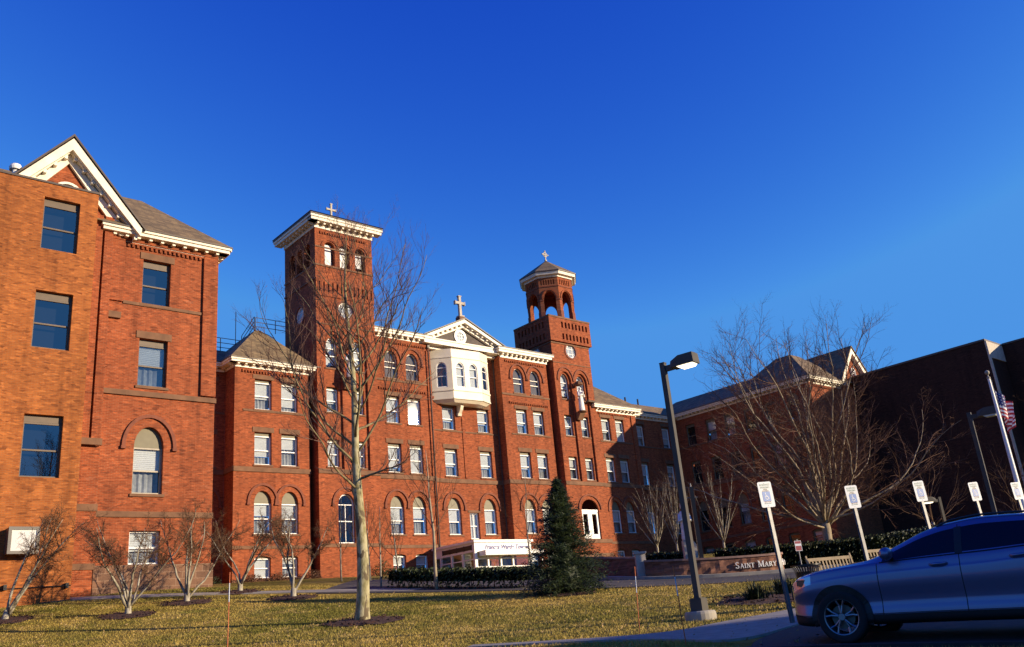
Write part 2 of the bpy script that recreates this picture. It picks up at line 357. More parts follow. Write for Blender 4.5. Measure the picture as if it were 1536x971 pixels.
def ribbon(name, left_pts, right_pts, mat, lift, label, thick=0, smooth=True, across=8):
    A = smoothline(left_pts) if smooth else [Vector(p) for p in left_pts]; B = smoothline(right_pts) if smooth else [Vector(p) for p in right_pts]
    n = 60
    def at(P, t):
        l = [0]
        for a, b in zip(P, P[1:]): l.append(l[-1] + (b - a).length)
        s = t * l[-1]
        for i in range(len(P) - 1):
            if s <= l[i + 1] + 1e-9: return P[i].lerp(P[i + 1], (s - l[i]) / max(1e-9, l[i + 1] - l[i]))
        return P[-1]
    mb = MB(); vs = []
    for i in range(n + 1):
        a = at(A, i / n); b = at(B, i / n)
        for k in range(across + 1):
            p = a.lerp(b, k / across); vs.append((p.x, p.y, gmesh(p.x, p.y) + lift))
    w = across + 1
    fs = [(i * w + k, i * w + k + 1, (i + 1) * w + k + 1, (i + 1) * w + k) for i in range(n) for k in range(across)]
    top = len(vs); vs += [(x, y, z - lift - .25) for x, y, z in vs]
    edge = [i * w for i in range(n + 1)]; edge2 = [i * w + across for i in range(n + 1)]
    for E in (edge, edge2):
        fs += [(E[i], E[i + 1], E[i + 1] + top, E[i] + top) for i in range(n)]
    mb.add(vs, fs)
    o = build(name, mb, mat, smooth=False); tag(o, label, None, kind='structure'); return o
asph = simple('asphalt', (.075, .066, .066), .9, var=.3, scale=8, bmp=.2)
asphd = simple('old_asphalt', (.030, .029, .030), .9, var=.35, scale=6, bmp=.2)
conc = simple('concrete', (.36, .33, .29), .9, var=.2, scale=4, bmp=.1)
concw = simple('pale_concrete', (.42, .38, .31), .9, var=.2, scale=3, bmp=.1)
mulch = simple('bark_mulch', (.075, .030, .020), 1, var=.5, scale=14, bmp=.8)
# drive in front of the wall, from behind the hedge round to the right
ribbon('driveway', [(-9, 37.6), (-4, 36.4), (-.2, 35.2), (2.3, 34.2), (5.9, 33.4), (9.3, 33.0), (14, 32.6), (22, 33)],
       [(-9, 46), (-3, 44.5), (2.0, 41.4), (4.0, 38.6), (6.9, 37.7), (10.2, 37.7), (14, 37.2), (22, 37.5)], asph, .03, 'grey asphalt drive curving past the stone wall')
ribbon('kerb', [(1.4, 42.2), (2.0, 41.35), (4.0, 38.5), (6.9, 37.6), (10.2, 37.65), (14, 37.15)],
       [(1.5, 42.5), (2.2, 41.7), (4.2, 38.9), (6.95, 38.0), (10.2, 38.05), (14, 37.55)], concw, .15, 'pale concrete kerb along the drive under the stone wall')
ribbon('walkway', [(-30, 36.8), (-19.4, 37.9), (-14.1, 38.3), (-9.5, 38.3), (-5, 37.3)], [(-30, 37.8), (-19.2, 38.8), (-14.0, 39.2), (-9.4, 39.3), (-4.5, 38.5)],
       concw, .035, 'narrow concrete walk crossing the lawn before the left wing')
ribbon('asphalt_path', [(-40, 31.6), (-30, 34.5), (-24, 36.0), (-19.4, 37.5)], [(-40, 32.4), (-30, 35.3), (-24, 36.7), (-19.2, 37.95)], asphd, .05, 'dark asphalt path along the foot of the orange brick annex')
# parking sidewalk and lot on the right
ribbon('sidewalk', [(-1.4, 19.3), (.6, 18.5), (2.04, 18.0), (2.88, 18.4), (3.37, 19.2), (4.65, 20.6), (6.04, 21.9), (12, 27)], [(-1.5, 18.9), (.6, 18.0), (1.5, 17.3), (2.2, 16.4), (3.1, 14.6), (4.9, 17.5), (8.0, 20.1), (14.2, 25.3)],
       conc, .04, 'grey concrete sidewalk in shade leading to the parking signs')
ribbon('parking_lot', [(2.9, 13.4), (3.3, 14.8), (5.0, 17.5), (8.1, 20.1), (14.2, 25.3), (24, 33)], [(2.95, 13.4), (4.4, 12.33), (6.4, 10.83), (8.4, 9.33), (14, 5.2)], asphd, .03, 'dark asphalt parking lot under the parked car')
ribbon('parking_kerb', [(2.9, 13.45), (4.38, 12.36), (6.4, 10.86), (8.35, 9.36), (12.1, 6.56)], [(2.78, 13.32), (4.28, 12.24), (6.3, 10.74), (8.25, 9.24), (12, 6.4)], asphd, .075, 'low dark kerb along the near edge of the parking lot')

# ================================================================ the brick building
BL = thing('brick_building', 'long red brick institutional building with two towers and cream cornices behind the lawn', 'building', rz=YAW)
_mc = {}
def cached(key, fn):
    if key not in _mc: _mc[key] = fn()
    return _mc[key]
FO = frame((0, 0, 0), (1, 0, 0), (0, -1, 0))   # local frame of a window: d is outward, so negative is into the wall
def offs(P, t):                               # inset outline by scaling about its centre
    xs_ = [p[0] for p in P]; zs_ = [p[1] for p in P]; cx = (min(xs_) + max(xs_)) / 2; cz = (min(zs_) + max(zs_)) / 2
    w = max(xs_) - min(xs_); h = max(zs_) - min(zs_)
    return [(cx + (x - cx) * (w - 2 * t) / w, cz + (z - cz) * (h - 2 * t) / h) for x, z in P]
WR = random.Random(5)
def window(parent, x, y, z, w, h, rise=0, panel=0, style='white', blind=.5, sill=True, head=None, hood=False, rz=0, archglass=False, name='window', muntin=False, deep=.19, dark=False):
    """x,z centre of the sill on the wall plane y; h rectangular height, rise the arch above it"""
    fm = {'white': white, 'cream': cream, 'brown': brownp, 'tan': tanp, 'olive': olive}[style]
    key = (round(w, 2), round(h, 2), round(rise, 2), round(panel, 2), style, archglass, muntin, deep)
    def mk():
        m = MB(); hw = w / 2; t = .075
        d0, d1 = -deep - .1, -deep
        gh = h - panel
        if rise and archglass: P = archp(-hw, hw, 0, h, h + rise)
        else: P = rect(-hw, hw, 0, gh)
        m.ring(P, offs(P, t), FO, d0, d1)
        mid = gh * .5 + (rise * .25 if archglass else 0)
        m.fbox(FO, -hw + t, hw - t, mid - .035, mid + .035, d0 - .02, d1 - .03)
        m.fbox(FO, -hw + .02, hw - .02, -.02, .08, d0, d1 + .03)
        if muntin: m.fbox(FO, -.02, .02, .08, h, d0 - .01, d1 - .04)
        if rise and archglass: m.fbox(FO, -hw + t, hw - t, h - .03, h + .03, d0 - .01, d1 - .03)
        return mesh_of(name, m, fm)
    o = link(name, cached(('f',) + key, mk), parent, (x, y, z), rz)
    def pane():
        m = MB(); hw = w / 2 - .05
        if rise and archglass: m.add([FO(a, zz, -deep - .07) for a, zz in archp(-hw, hw, .05, h, h + rise - .05)], [tuple(range(15))])
        else:
            gh = h - panel
            m.add([FO(a, zz, -deep - .05) for a, zz in rect(-hw, hw, gh / 2, gh - .05)], [(0, 1, 2, 3)])
            m.add([FO(a, zz, -deep - .085) for a, zz in rect(-hw, hw, .05, gh / 2)], [(0, 1, 2, 3)])
        return mesh_of('pane', m, glass_c if style == 'brown' else glass)
    p = link('pane', cached(('p',) + key, pane), o)
    if panel or (rise and not archglass):
        def pn():
            m = MB()
            if rise: m.prism(archp(-w / 2 - .02, w / 2 + .02, h + .01, h + .02, h + rise), FO, -deep - .12, -deep - .02)
            else: m.fbox(FO, -w / 2 - .02, w / 2 + .02, h - panel + .01, h + .02, -deep - .12, -deep - .02)
            return mesh_of('head_panel', m, olive if style != 'brown' else brownp)
        link('head_panel', cached(('hp',) + key, pn), o)
    if blind:
        bf = max(.15, min(1, blind)); bf = round(bf, 1); bm_ = shadem if style == 'cream' and archglass else blindm
        def bl():
            m = MB(); hw = w / 2 - .06; gh = (h - panel)
            if rise and archglass:
                P = archp(-hw, hw, .06 + (1 - bf) * (h + rise), max(h, .1 + (1 - bf) * (h + rise)), h + rise - .06); m.add([FO(a, zz, -deep - .16) for a, zz in P], [tuple(range(len(P)))])
            else:
                z0 = gh * (1 - bf); P = rect(-hw, hw, z0, gh - .05); m.add([FO(a, zz, -deep - .16) for a, zz in P], [(0, 1, 2, 3)])
                k = 0
                zz = z0
                while zz < gh - .1:                                     # slats
                    m.fbox(FO, -hw, hw, zz, zz + .012, -deep - .155, -deep - .14); zz += .09
            return mesh_of('blind', m, bm_)
        link('blind', cached(('b', bf) + key, bl), o)
        if not archglass and bf < .95:
            def cu():
                m = MB(); hw = w / 2 - .08; gh = h - panel; top = gh * (1 - bf)
                n = 14; vs = [(-hw + 2 * hw * i / n, .04 * math.sin(i * 1.9)) for i in range(n + 1)]
                m.add([FO(a, zz, -deep - .28 + q) for zz in (.06, top) for a, q in vs], [(i, i + 1, n + 2 + i, n + 1 + i) for i in range(n)])
                return mesh_of('curtain', m, MATS['curtain'])
            link('curtain', cached(('c', bf) + key, cu), o)
    if style == 'brown' or dark:
        link('room_shade_panel', cached(('dr', round(w, 2), round(h, 2)), lambda: mesh_of('room_shade_panel', MB().fbox(FO, -w / 2 - .1, w / 2 + .1, -.1, h + rise + .1, -deep - .62, -deep - .52), MATS['room_shade'])), o)  # near-black panel stands in for unlit room depth, hiding the wall behind
    if sill:
        link('sill', cached(('s', round(w, 2), style), lambda: mesh_of('sill', MB().fbox(FO, -w / 2 - .1, w / 2 + .1, -.13, -.004, -.28, .07), stone)), o)
        if style == 'white' and h < 3: link('sill_board', cached(('sb', round(w, 2), deep), lambda: mesh_of('sill_board', MB().fbox(FO, -w / 2, w / 2, .0, .05, -deep, -deep + .06), white)), o)
    if head:
        link('lintel', cached(('l', round(w, 2), head, round(h, 2)), lambda: mesh_of('lintel', MB().fbox(FO, -w / 2 - .16, w / 2 + .16, h + .004, h + head, -.2, .045), stone)), o)
    if hood:
        def hd():
            m = MB(); rx = w / 2; rr = [.36, .52] if hood is True else hood
            def arc(q): return [((rx + q) * math.cos(t), h + (rise + q) * math.sin(t)) for t in [math.pi * i / 18 for i in range(19)]]
            m.ring(arc(rr[1]), arc(rr[0]), FO, -.05, .10, closed=False)
            for sx in (-1, 1): m.fbox(FO, *sorted((sx * (rx + rr[0] - .03), sx * (rx + rr[1] + .03))), h - .14, h - .003, -.05, .13)
            return mesh_of('arch_hood', m, brick_h)
        link('arch_hood', cached(('h', round(w, 2), round(h, 2), round(rise, 2)), hd), o)
    return o
simple('curtain', (.40, .40, .39), .9, var=.4, scale=3); simple('room_shade', (.012, .012, .014), .9)
brick_h = simple('moulded_brick', (.26, .075, .035), .85, var=.25, scale=5)
def hole(x, z, w, h, rise=0): return archp(x - w / 2, x + w / 2, z, z + h, z + h + rise) if rise else rect(x - w / 2, x + w / 2, z, z + h)
# standard storeys: basement, arched, second, third
BLN = [.3, .4, .5, .5, .5, .6, .6, .7, .8, .9, 1, 1]
def std_windows(parent, y, xs_, w=1.3, base=True, arch=True, two=True, three=True, four=False, style='white', z3=18.18):
    H = []
    for x in xs_:
        b = WR.choice([.5, .5, .5, .6, .4, .9])
        if base: H.append(hole(x, 6.5, w * .92, 1.3, .14)); window(parent, x, y, 6.5, w * .92, 1.3, rise=.14, style=style, blind=WR.choice(BLN))
        if arch: H.append(hole(x, 9.42, w, 2.1, .86)); window(parent, x, y, 9.42, w, 2.1, rise=.86, style=style, blind=WR.choice([.4, .5, .5, .6]), hood=True)
        if two: H.append(hole(x, 14.2, w, 2.32)); window(parent, x, y, 14.2, w, 2.32, panel=.24, style=style, blind=WR.choice(BLN), head=.36)
        if three: H.append(hole(x, z3, w, 2.24)); window(parent, x, y, z3, w, 2.24, panel=.2, style=style, blind=WR.choice(BLN[3:]), head=.32)
        if four: H.append(hole(x, 21.92, w, 1.4, .95)); window(parent, x, y, 21.92, w, 1.4, rise=.95, style='cream', blind=1, archglass=True, hood=(.3, .44))
    return H
def corbel_row(m, fr, a0, a1, z, wd=.11, gap=.22, hgt=.14, d=.10):
    n = int((a1 - a0) / gap); st = (a1 - a0) / n
    m.fbox(fr, a0, a1, z + hgt, z + hgt + .09, -.02, d)
    for i in range(n): m.fbox(fr, a0 + i * st, a0 + i * st + wd, z, z + hgt - .002, -.02, d - .004)
def cornice(name, parent, runs, z, over=.55, hgt=.5, mat=None, gutter=True):
    """runs: list of (frame, a0, a1); frieze, modillions, crown and gutter"""
    m = MB(); g = MB()
    for fr, a0, a1 in runs:
        m.fbox(fr, a0 - .05, a1 + .05, z - .02, z + hgt * .30, -.02, .07)
        n = max(2, int((a1 - a0) / .5)); st = (a1 - a0 - .2) / (n - 1) if n > 1 else 0
        for i in range(n):
            a = a0 + .1 + i * st; m.fbox(fr, a - .075, a + .075, z + hgt * .24, z + hgt * .46 - .003, .072, over * .72)
        m.fbox(fr, a0 - over, a1 + over, z + hgt * .46, z + hgt * .76, -.02, over)
        m.fbox(fr, a0 - over - .07, a1 + over + .07, z + hgt * .76 + .002, z + hgt * .98, -.02, over + .08)
        if gutter: g.fbox(fr, a0 - over - .10, a1 + over + .10, z + hgt * .98 + .003, z + hgt * 1.1, -.02, over + .13)
    o = build(name, m, mat or cream, parent)
    if gutter: build('gutter', g, copper, o)
    return o
def shell(m, x0, x1, y0, y1, z0, z1, faces='lrb', d=0):
    if 'l' in faces: m.add([(x0, y1, z0), (x0, y0, z0), (x0, y0, z1), (x0, y1, z1)], [(0, 1, 2, 3)])
    if 'r' in faces: m.add([(x1, y0, z0), (x1, y1, z0), (x1, y1, z1), (x1, y0, z1)], [(0, 1, 2, 3)])
    if 'b' in faces: m.add([(x1, y1, z0), (x0, y1, z0), (x0, y1, z1), (x1, y1, z1)], [(0, 1, 2, 3)])
    if 't' in faces: m.add([(x0, y0, z1), (x1, y0, z1), (x1, y1, z1), (x0, y1, z1)], [(0, 1, 2, 3)])
ZG = 3.5
def band(parent, specs, mat=None, name='stone_band'):
    for fr, a0, a1, z0, z1, d in specs: o = build(name, MB().fbox(fr, a0, a1, z0, z1, -.02, d), mat or stone, parent)
    return o
# ---- left wing (B) with its gable
y = 42.2; F = front(y); H = []
for (z, h, rise, pn, st, bl) in ((5.95, 1.5, 0, 0, 'white', .6), (9.12, 2.2, .98, 0, 'tan', .5), (14.28, 2.4, 0, .28, 'brown', .5), (18.5, 2.36, 0, .3, 'brown', 0)):
    H.append(hole(14.42, z, 1.38, h, rise))
    window(BL, 14.42, y, z, 1.38, h, rise=rise, panel=pn, style=st, blind=bl, head=(.36 if not rise and z > 7 else None), hood=(.42, .58) if rise else False)
m = MB(); m.wall(F, rect(2.3, 17.55, ZG, 22.2), H); shell(m, 2.3, 17.55, 42.2, 62, ZG, 22.2)
m.fbox(F, 16.78, 17.545, 14.06, 21.6, -.02, .13)                       # corner pilaster
m.fbox(F, 12.16, 12.82, 18.4, 22.1, -.02, .10)
m.fbox(F, 12.16, 17.545, 21.63, 22.1, -.02, .125)
corbel_row(m, F, 12.9, 16.76, 21.36)
m.fbox(front(41.95), 11.15, 11.62, 11.5, 22.6, -.3, .12); m.fbox(front(41.95), 11.74, 12.14, 11.5, 22.62, -.3, .06)   # pier beside the annex
m.fbox(front(42.05), 11.2, 12.2, ZG, 11.2, -.2, .0)
tri = [(6.7, 22.0), (13.1, 22.0), (9.9, 25.75)]
m.prism(tri, front(42.1), -1, 0)
build('wall', m, brick, BL)
band(BL, [(F, 12.2, 17.6, 13.74, 13.98, .10), (F, 12.2, 17.58, 8.05, 8.30, .07), (F, 12.85, 16.74, 18.33, 18.48, .06), (front(41.95), 11.1, 12.2, 11.2, 11.5, .16), (F, 12.1, 12.76, 17.5, 17.82, .15), (front(42.05), 11.25, 12.24, 8.28, 8.58, .06), (front(42.05), 11.25, 12.28, 5.75, 6.02, .05)])
band(BL, [(F, 12.25, 17.62, ZG, 5.93, .10)], stoneb, 'foundation')
cornice('cornice', BL, [(F, 12.1, 17.5), (left(17.55), 0, 0)][:1] + [(right(17.55), 42.3, 57.5)], 21.62, .5, .55)
m = MB(); G = front(41.55)
for sx in (-1, 1):                                                     # raking boards of the gable
    a, b = (9.9, 26.2), (9.9 + sx * 3.45, 22.15)
    q = [(a[0], a[1]), (b[0], b[1]), (b[0] - sx * .05, b[1] - .42), (a[0], a[1] - .62)]
    if sx < 0: q = q[::-1]
    m.prism(q, G, -.12, .08)
    so_ = [(a[0], a[1] - .56), (b[0] - sx * .1, b[1] - .36), (b[0] - sx * .15, b[1] - .44), (a[0], a[1] - .66)]
    m.prism(so_ if sx > 0 else so_[::-1], G, -.6, -.13)
    q2 = [(a[0], a[1] - .66), (b[0] - sx * .4, b[1] - .30), (b[0] - sx * .9, b[1] - .38), (a[0], a[1] - 1.15)]
    if sx < 0: q2 = q2[::-1]
    m.prism(q2, front(42.0), -.12, .06)
    n = 8
    for i in range(n):
        t = (i + .5) / n; p = (a[0] + (b[0] - a[0]) * t, a[1] - .55 + (b[1] - a[1]) * t)
        m.fbox(front(41.9), p[0] - .07, p[0] + .07, p[1] - .26, p[1] - .08, -.1, .2)
go = build('cornice', m, cream, BL)
m = MB()
for sx in (-1, 1):
    b = (9.9 + sx * 3.6, 22.05); q = [(9.9, 26.28), (b[0], b[1]), (b[0], b[1] + .1), (9.9, 26.42)]
    if sx < 0: q = q[::-1]
    m.prism(q, front(41.45), -6.5, .06)
build('gable_roof', m, copper, BL)
m = MB(); P = circ(9.95, 23.35, .7, 24); m.ring(P, circ(9.95, 23.35, .58, 24), front(42.1), -.05, .12); gw = build('window', m, cream, BL)
build('pane', MB().add([front(42.09)(a, z, 0.01) for a, z in circ(9.95, 23.35, .6, 24)], [tuple(range(24))]), brownp, gw)
def hip(name, x0, x1, y0, y1, z0, tx0, tx1, ty0, ty1, zt, mat=None):
    m = MB(); v = [(x0, y0, z0), (x1, y0, z0), (x1, y1, z0), (x0, y1, z0), (tx0, ty0, zt), (tx1, ty0, zt), (tx1, ty1, zt), (tx0, ty1, zt)]
    m.add(v, [(0, 1, 5, 4), (1, 2, 6, 5), (2, 3, 7, 6), (3, 0, 4, 7), (4, 5, 6, 7), (0, 3, 2, 1)])
    return build(name, m, mat or slatem, BL)
hip('roof', 1.8, 18.08, 41.62, 62, 22.22, 5.2, 14.7, 46, 58, 26.07)
# ---- recess between left wing and hip block (C)
y = 59.6; F = front(y); H = std_windows(BL, y, [24.25], w=1.25, base=False); m = MB(); m.wall(F, rect(17.56, 25.54, ZG, 21.4), H); corbel_row(m, F, 17.8, 25.3, 20.75)
H2 = hole(24.5, 5.6, .9, 2.2); build('wall', m, brick, BL)
band(BL, [(F, 17.6, 25.5, 13.68, 14.02, .08), (F, 17.6, 25.5, 8.42, 8.62, .06), (F, 17.6, 25.5, 18.0, 18.14, .05)])
cornice('cornice', BL, [(F, 17.7, 25.4)], 21.15, .5, .55)
hip('roof', 17.0, 37, 59.2, 70, 21.78, 17.0, 37, 62.4, 68, 23.75)
# ---- hip roofed block (D)
y = 58.0; F = front(y); H = std_windows(BL, y, [27.73, 29.78]); m = MB(); m.wall(F, rect(25.56, 31.4, ZG, 21.3), H); shell(m, 25.56, 31.4, 58, 63, ZG, 21.3, 'lr'); corbel_row(m, F, 26.1, 31.0, 20.82)
m.box(31.41, 31.74, 59.6, 61, ZG, 21.2)
build('wall', m, brick, BL)
band(BL, [(F, 25.54, 31.42, 13.68, 14.02, .08), (left(25.56), -59.6, -58, 13.68, 14.02, .08), (F, 25.54, 31.42, 8.42, 8.64, .06), (F, 26.2, 31.0, 17.98, 18.13, .05), (F, 25.54, 31.42, ZG, 6.42, .05)])
cornice('cornice', BL, [(F, 25.6, 31.5), (left(25.56), -59.5, -58.1)], 21.18, .5, .52)
hip('roof', 25.0, 31.75, 57.42, 66.4, 21.74, 28.3, 28.75, 60.6, 64, 25.15)
# ---- left tower (T1), square
y = 57.4; F = front(y); x0, x1, y1 = 31.75, 37.0, 62.5
bays = [(33.12, 1.0), (35.38, 1.0)]
TW = thing_t = None
tm = MB(); BH = [archp(c - .78, c + .78, 14.06, 23.55, 24.55) for c, w in bays]; DH = [archp(33.3, 34.68, 8.68, 11.45, 12.25)]
RH = [circ(34.35, 26.68, .74, 24)]; CB = []
for i in range(13):
    if i in (6,): continue
    CB.append(rect(32.0 + i * .39, 32.14 + i * .39, 27.95, 28.8))
BF = [archp(c - .47, c + .47, 30.32, 31.85, 32.35) for c in (33.05, 34.42, 35.85)]
tm.wall(F, rect(x0, x1, ZG, 27.7), BH + DH + RH, depth=.18); tm.wall(F, rect(x0, x1, 27.7, 29.0), CB, depth=.16, d0=.07); tm.wall(F, rect(x0, x1, 29.0, 33.4), BF, depth=.5)
tm.fbox(F, x0, x1, 27.6, 27.70, -.02, .069); tm.fbox(F, x0, x1, 29.0, 29.06, -.02, .069)
for c, w in bays:                                                      # recessed bay panels with their own windows
    hs = [hole(c, 14.24, w, 2.05), hole(c, 18.38, w, 1.95), archp(c - w / 2, c + w / 2, 21.85, 23.45, 24.3)]
    tm.wall(F, archp(c - .78, c + .78, 14.06, 23.55, 24.55), hs, depth=.2, d0=-.179)
    window(BL, c, y + .18, 14.24, w, 2.05, panel=.16, blind=.9, sill=True); window(BL, c, y + .18, 18.38, w, 1.95, panel=.15, blind=.6); window(BL, c, y + .18, 21.85, w, 1.6, rise=.85, archglass=True, blind=.9, style='white')
LF = left(x0); LB = [archp(c - .5, c + .5, 30.32, 31.85, 32.35) for c in (-61.2, -59.95, -58.7)]
tm.wall(LF, rect(-y1, -y, ZG, 33.4), LB + [circ(-59.95, 26.68, .74, 24)], depth=.4)
shell(tm, x0, x1, y, y1, ZG, 33.4, 'rb'); tm.add([(x0, y, 30.2), (x1, y, 30.2), (x1, y1, 30.2), (x0, y1, 30.2)], [(0, 1, 2, 3)]); tm.add([(x0, y, 33.3), (x1, y, 33.3), (x1, y1, 33.3), (x0, y1, 33.3)], [(0, 3, 2, 1)])
corbel_row(tm, F, 32.2, 36.5, 32.92)
for c in (33.05, 34.42, 35.85): tm.ring([(c + .78 * math.cos(t), 31.85 + .72 * math.sin(t)) for t in [math.pi * i / 14 for i in range(15)]], [(c + .66 * math.cos(t), 31.85 + .6 * math.sin(t)) for t in [math.pi * i / 14 for i in range(15)]], F, -.02, .07, closed=False)
T1 = build('tower', tm, brick, BL)
band(T1, [(F, x0 - .03, x1 + .03, 31.7, 31.82, .06), (F, x0 - .03, x1 + .03, 30.12, 30.26, .08), (LF, -y1, -y, 30.12, 30.26, .06), (LF, -y1, -y, 28.95, 29.05, .08), (F, x0 - .02, x1 + .02, 13.68, 14.02, .08), (F, x0 - .02, x1 + .02, 8.42, 8.66, .06), (F, x0, x1, 25.25, 25.34, .04)])
m = MB()
for c in (33.05, 34.42, 35.85): m.fbox(F, c - .27, c + .30, 30.45 + (.25 if c > 35 else 0), 32.18 - (.2 if c > 35 else 0), -.36, -.3)
build('louver_board', m, boardm, T1)
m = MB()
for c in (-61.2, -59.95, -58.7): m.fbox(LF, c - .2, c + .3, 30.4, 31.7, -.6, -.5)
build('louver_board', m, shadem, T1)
cornice('cornice', T1, [(F, x0, x1), (LF, -y1, -y)], 33.38, .62, .82)
m = MB(); m.box(x0 + .1, x1 - .1, y + .1, y1, 33.3, 34.2); build('cornice', m, cream, T1)
m = MB(); o_ = .78; m.add([(x0 - o_, y - o_, 34.36), (x1 + o_, y - o_, 34.36), (x1 + o_, y1 + o_, 34.36), (x0 - o_, y1 + o_, 34.36), (34.4, 60.0, 35.75)], [(0, 1, 4), (1, 2, 4), (2, 3, 4), (3, 0, 4), (3, 2, 1, 0)])
build('roof', m, slatem, T1)
def cross(name, parent, x, y, z, h, w, t=.16, ringr=0):
    m = MB(); F_ = front(y); m.fbox(F_, x - t / 2, x + t / 2, z, z + h, -t / 2, t / 2)
    zc = z + h * .66 if not ringr else z + h * .62
    for sx in (-1, 1): m.fbox(F_, *sorted((x + sx * t / 2, x + sx * w / 2)), zc - t / 2, zc + t / 2, -t / 2 + .002, t / 2 - .002)
    for sx in (-1, 1): m.fbox(F_, *sorted((x + sx * w / 2, x + sx * (w / 2 + .07))), zc - t * .75, zc + t * .75, -t * .6, t * .6)
    m.fbox(F_, x - t * .75, x + t * .75, z + h, z + h + .07, -t * .6, t * .6)
    m.fbox(F_, x - t * 1.1, x + t * 1.1, z - .12, z, -t * 1.1, t * 1.1)
    if ringr: m.ring(circ(x, zc, ringr, 20), circ(x, zc, ringr * .72, 20), F_, -t * .35, t * .35)
    return build(name, m, sandst, parent)
cross('cross', T1, 34.72, 59.9, 35.75, 1.5, .8, .15)
def round_window(parent, fr, a, z, r):
    m = MB(); m.ring(circ(a, z, r + .12, 28), circ(a, z, r - .05, 28), fr, -.14, .05); o = build('round_window', m, brick_h, parent)
    m = MB(); m.ring(circ(a, z, r - .04, 28), circ(a, z, r - .14, 28), fr, -.15, -.08)
    k = r * .36
    for q in (-k, k):
        hh = math.sqrt(max(.01, (r - .12) ** 2 - q * q)); m.fbox(fr, a + q - .02, a + q + .02, z - hh, z + hh, -.14, -.10); m.fbox(fr, a - hh, a + hh, z + q - .02, z + q + .02, -.141, -.099)
    build('frame', m, white, o)
    build('pane', MB().add([fr(p, q, -.13) for p, q in circ(a, z, r - .05, 28)], [tuple(range(28))]), MATS['pale_glass'], o)
    build('backing', MB().add([fr(p, q, -.17) for p, q in circ(a, z, r, 28)], [tuple(range(28))]), MATS['curtain'], o)
    return o
m_, nt_, b_ = newmat('pale_glass'); b_.inputs['Base Color'].default_value = (.30, .34, .38, 1); b_.inputs['Roughness'].default_value = .08; b_.inputs['Specular IOR Level'].default_value = .9
round_window(T1, F, 34.35, 26.68, .72); round_window(T1, LF, -59.95, 26.68, .72)
window(BL, 33.99, y, 8.68, 1.36, 2.78, rise=.78, archglass=True, blind=.0, style='white', sill=True, hood=(.38, .52), muntin=True)
for c, w in bays:
    m = MB(); m.ring([(c + 1.12 * math.cos(t), 23.6 + 1.28 * math.sin(t)) for t in [math.pi * i / 18 for i in range(19)]], [(c + 1.0 * math.cos(t), 23.6 + 1.16 * math.sin(t)) for t in [math.pi * i / 18 for i in range(19)]], F, -.02, .09, closed=False)
    build('arch_hood', m, brick_h, T1)
# ---- main body left (M)
y = 58.25; F = front(y); xsM = [38.98, 41.06]; H = std_windows(BL, y, xsM, w=1.28, four=True)
m = MB(); m.wall(F, rect(37.0, 42.9, ZG, 25.3), H); m.fbox(F, 42.5, 42.9, 14.06, 24.7, -.02, .10); corbel_row(m, F, 37.3, 42.5, 24.85); corbel_row(m, F, 37.7, 42.4, 20.86); m.fbox(F, 37.0, 42.9, 25.09, 25.3, -.02, .09)
build('wall', m, brick, BL)
band(BL, [(F, 37, 42.9, 13.68, 14.02, .08), (F, 37, 42.9, 8.38, 8.62, .06), (F, 37, 42.5, 21.62, 21.78, .06), (F, 37, 42.9, ZG, 6.35, .06)])
cornice('cornice', BL, [(F, 37.05, 42.4)], 25.25, .45, .68)
# ---- pavilion (P) with bay window and pediment
y = 58.8; F = front(y); H = []
for x, q in ((44.95, 0), (48.72, 0)):
    for z, h, rise, pn, bl in ((9.46, 2.1, .9, 0, .5), (14.24, 2.32, 0, .22, .6), (18.2, 2.1, 0, .2, .6)):
        H.append(hole(x, z, 1.32, h, rise)); window(BL, x, y, z, 1.32, h, rise=rise, panel=pn, blind=bl, hood=bool(rise), head=None if rise else .36)
H.append(hole(46.97, 9.1, 1.0, 2.15)); window(BL, 46.97, y, 9.1, 1.0, 2.15, blind=1, style='white', head=.2, muntin=True)
m = MB(); m.wall(F, rect(42.9, 50.36, ZG, 25.4), H); corbel_row(m, F, 43.4, 46.1, 20.72); corbel_row(m, F, 47.3, 49.6, 20.72)
m.fbox(F, 46.3, 46.55, 14.1, 20.2, -.02, .06); build('wall', m, brick, BL)
band(BL, [(F, 42.9, 50.3, 13.68, 14.02, .08), (F, 42.9, 50.3, 8.38, 8.62, .06), (F, 42.9, 50.3, 18.02, 18.14, .05), (F, 42.9, 50.3, ZG, 6.3, .05)])
# pediment
PF = front(57.75); ax, az = 46.62, 28.0; pl, pr_, pz = 42.15, 51.25, 25.75
m = MB(); m.prism([(pl + .8, pz), (pr_ - .8, pz), (ax, az - .35)], front(58.3), -3, 0)
ped = build('pediment', m, shing, BL)
m = MB()
for ex, sx in ((pl, -1), (pr_, 1)):
    q = [(ax, az + .06), (ex - sx * -.0, pz + .18), (ex, pz - .06), (ax, az - .28)]
    m.prism(q if sx > 0 else q[::-1], PF, -.6, .05)
    q = [(ax, az - .28), (ex, pz - .05), (ex - sx * .75, pz - .02), (ax, az - .62)]
    m.prism(q if sx > 0 else q[::-1], front(58.05), -.3, .0)
    for i in range(8):
        t = (i + .7) / 8.6; p = (ax + (ex - ax) * t, az - .32 + (pz - az + .2) * t); m.fbox(front(58.05), p[0] - .08, p[0] + .08, p[1] - .12, p[1] + .04, -.05, .2)
m.fbox(PF, pl - .02, pr_ + .02, 25.32, 25.68, -1.3, .0); m.fbox(PF, pl + .02, pr_ - .02, 25.685, 25.8, -1.2, .06); m.fbox(front(58.6), 43.0, 50.3, 25.05, 25.32, -.3, .25)
build('cornice', m, cream, ped)
m = MB()
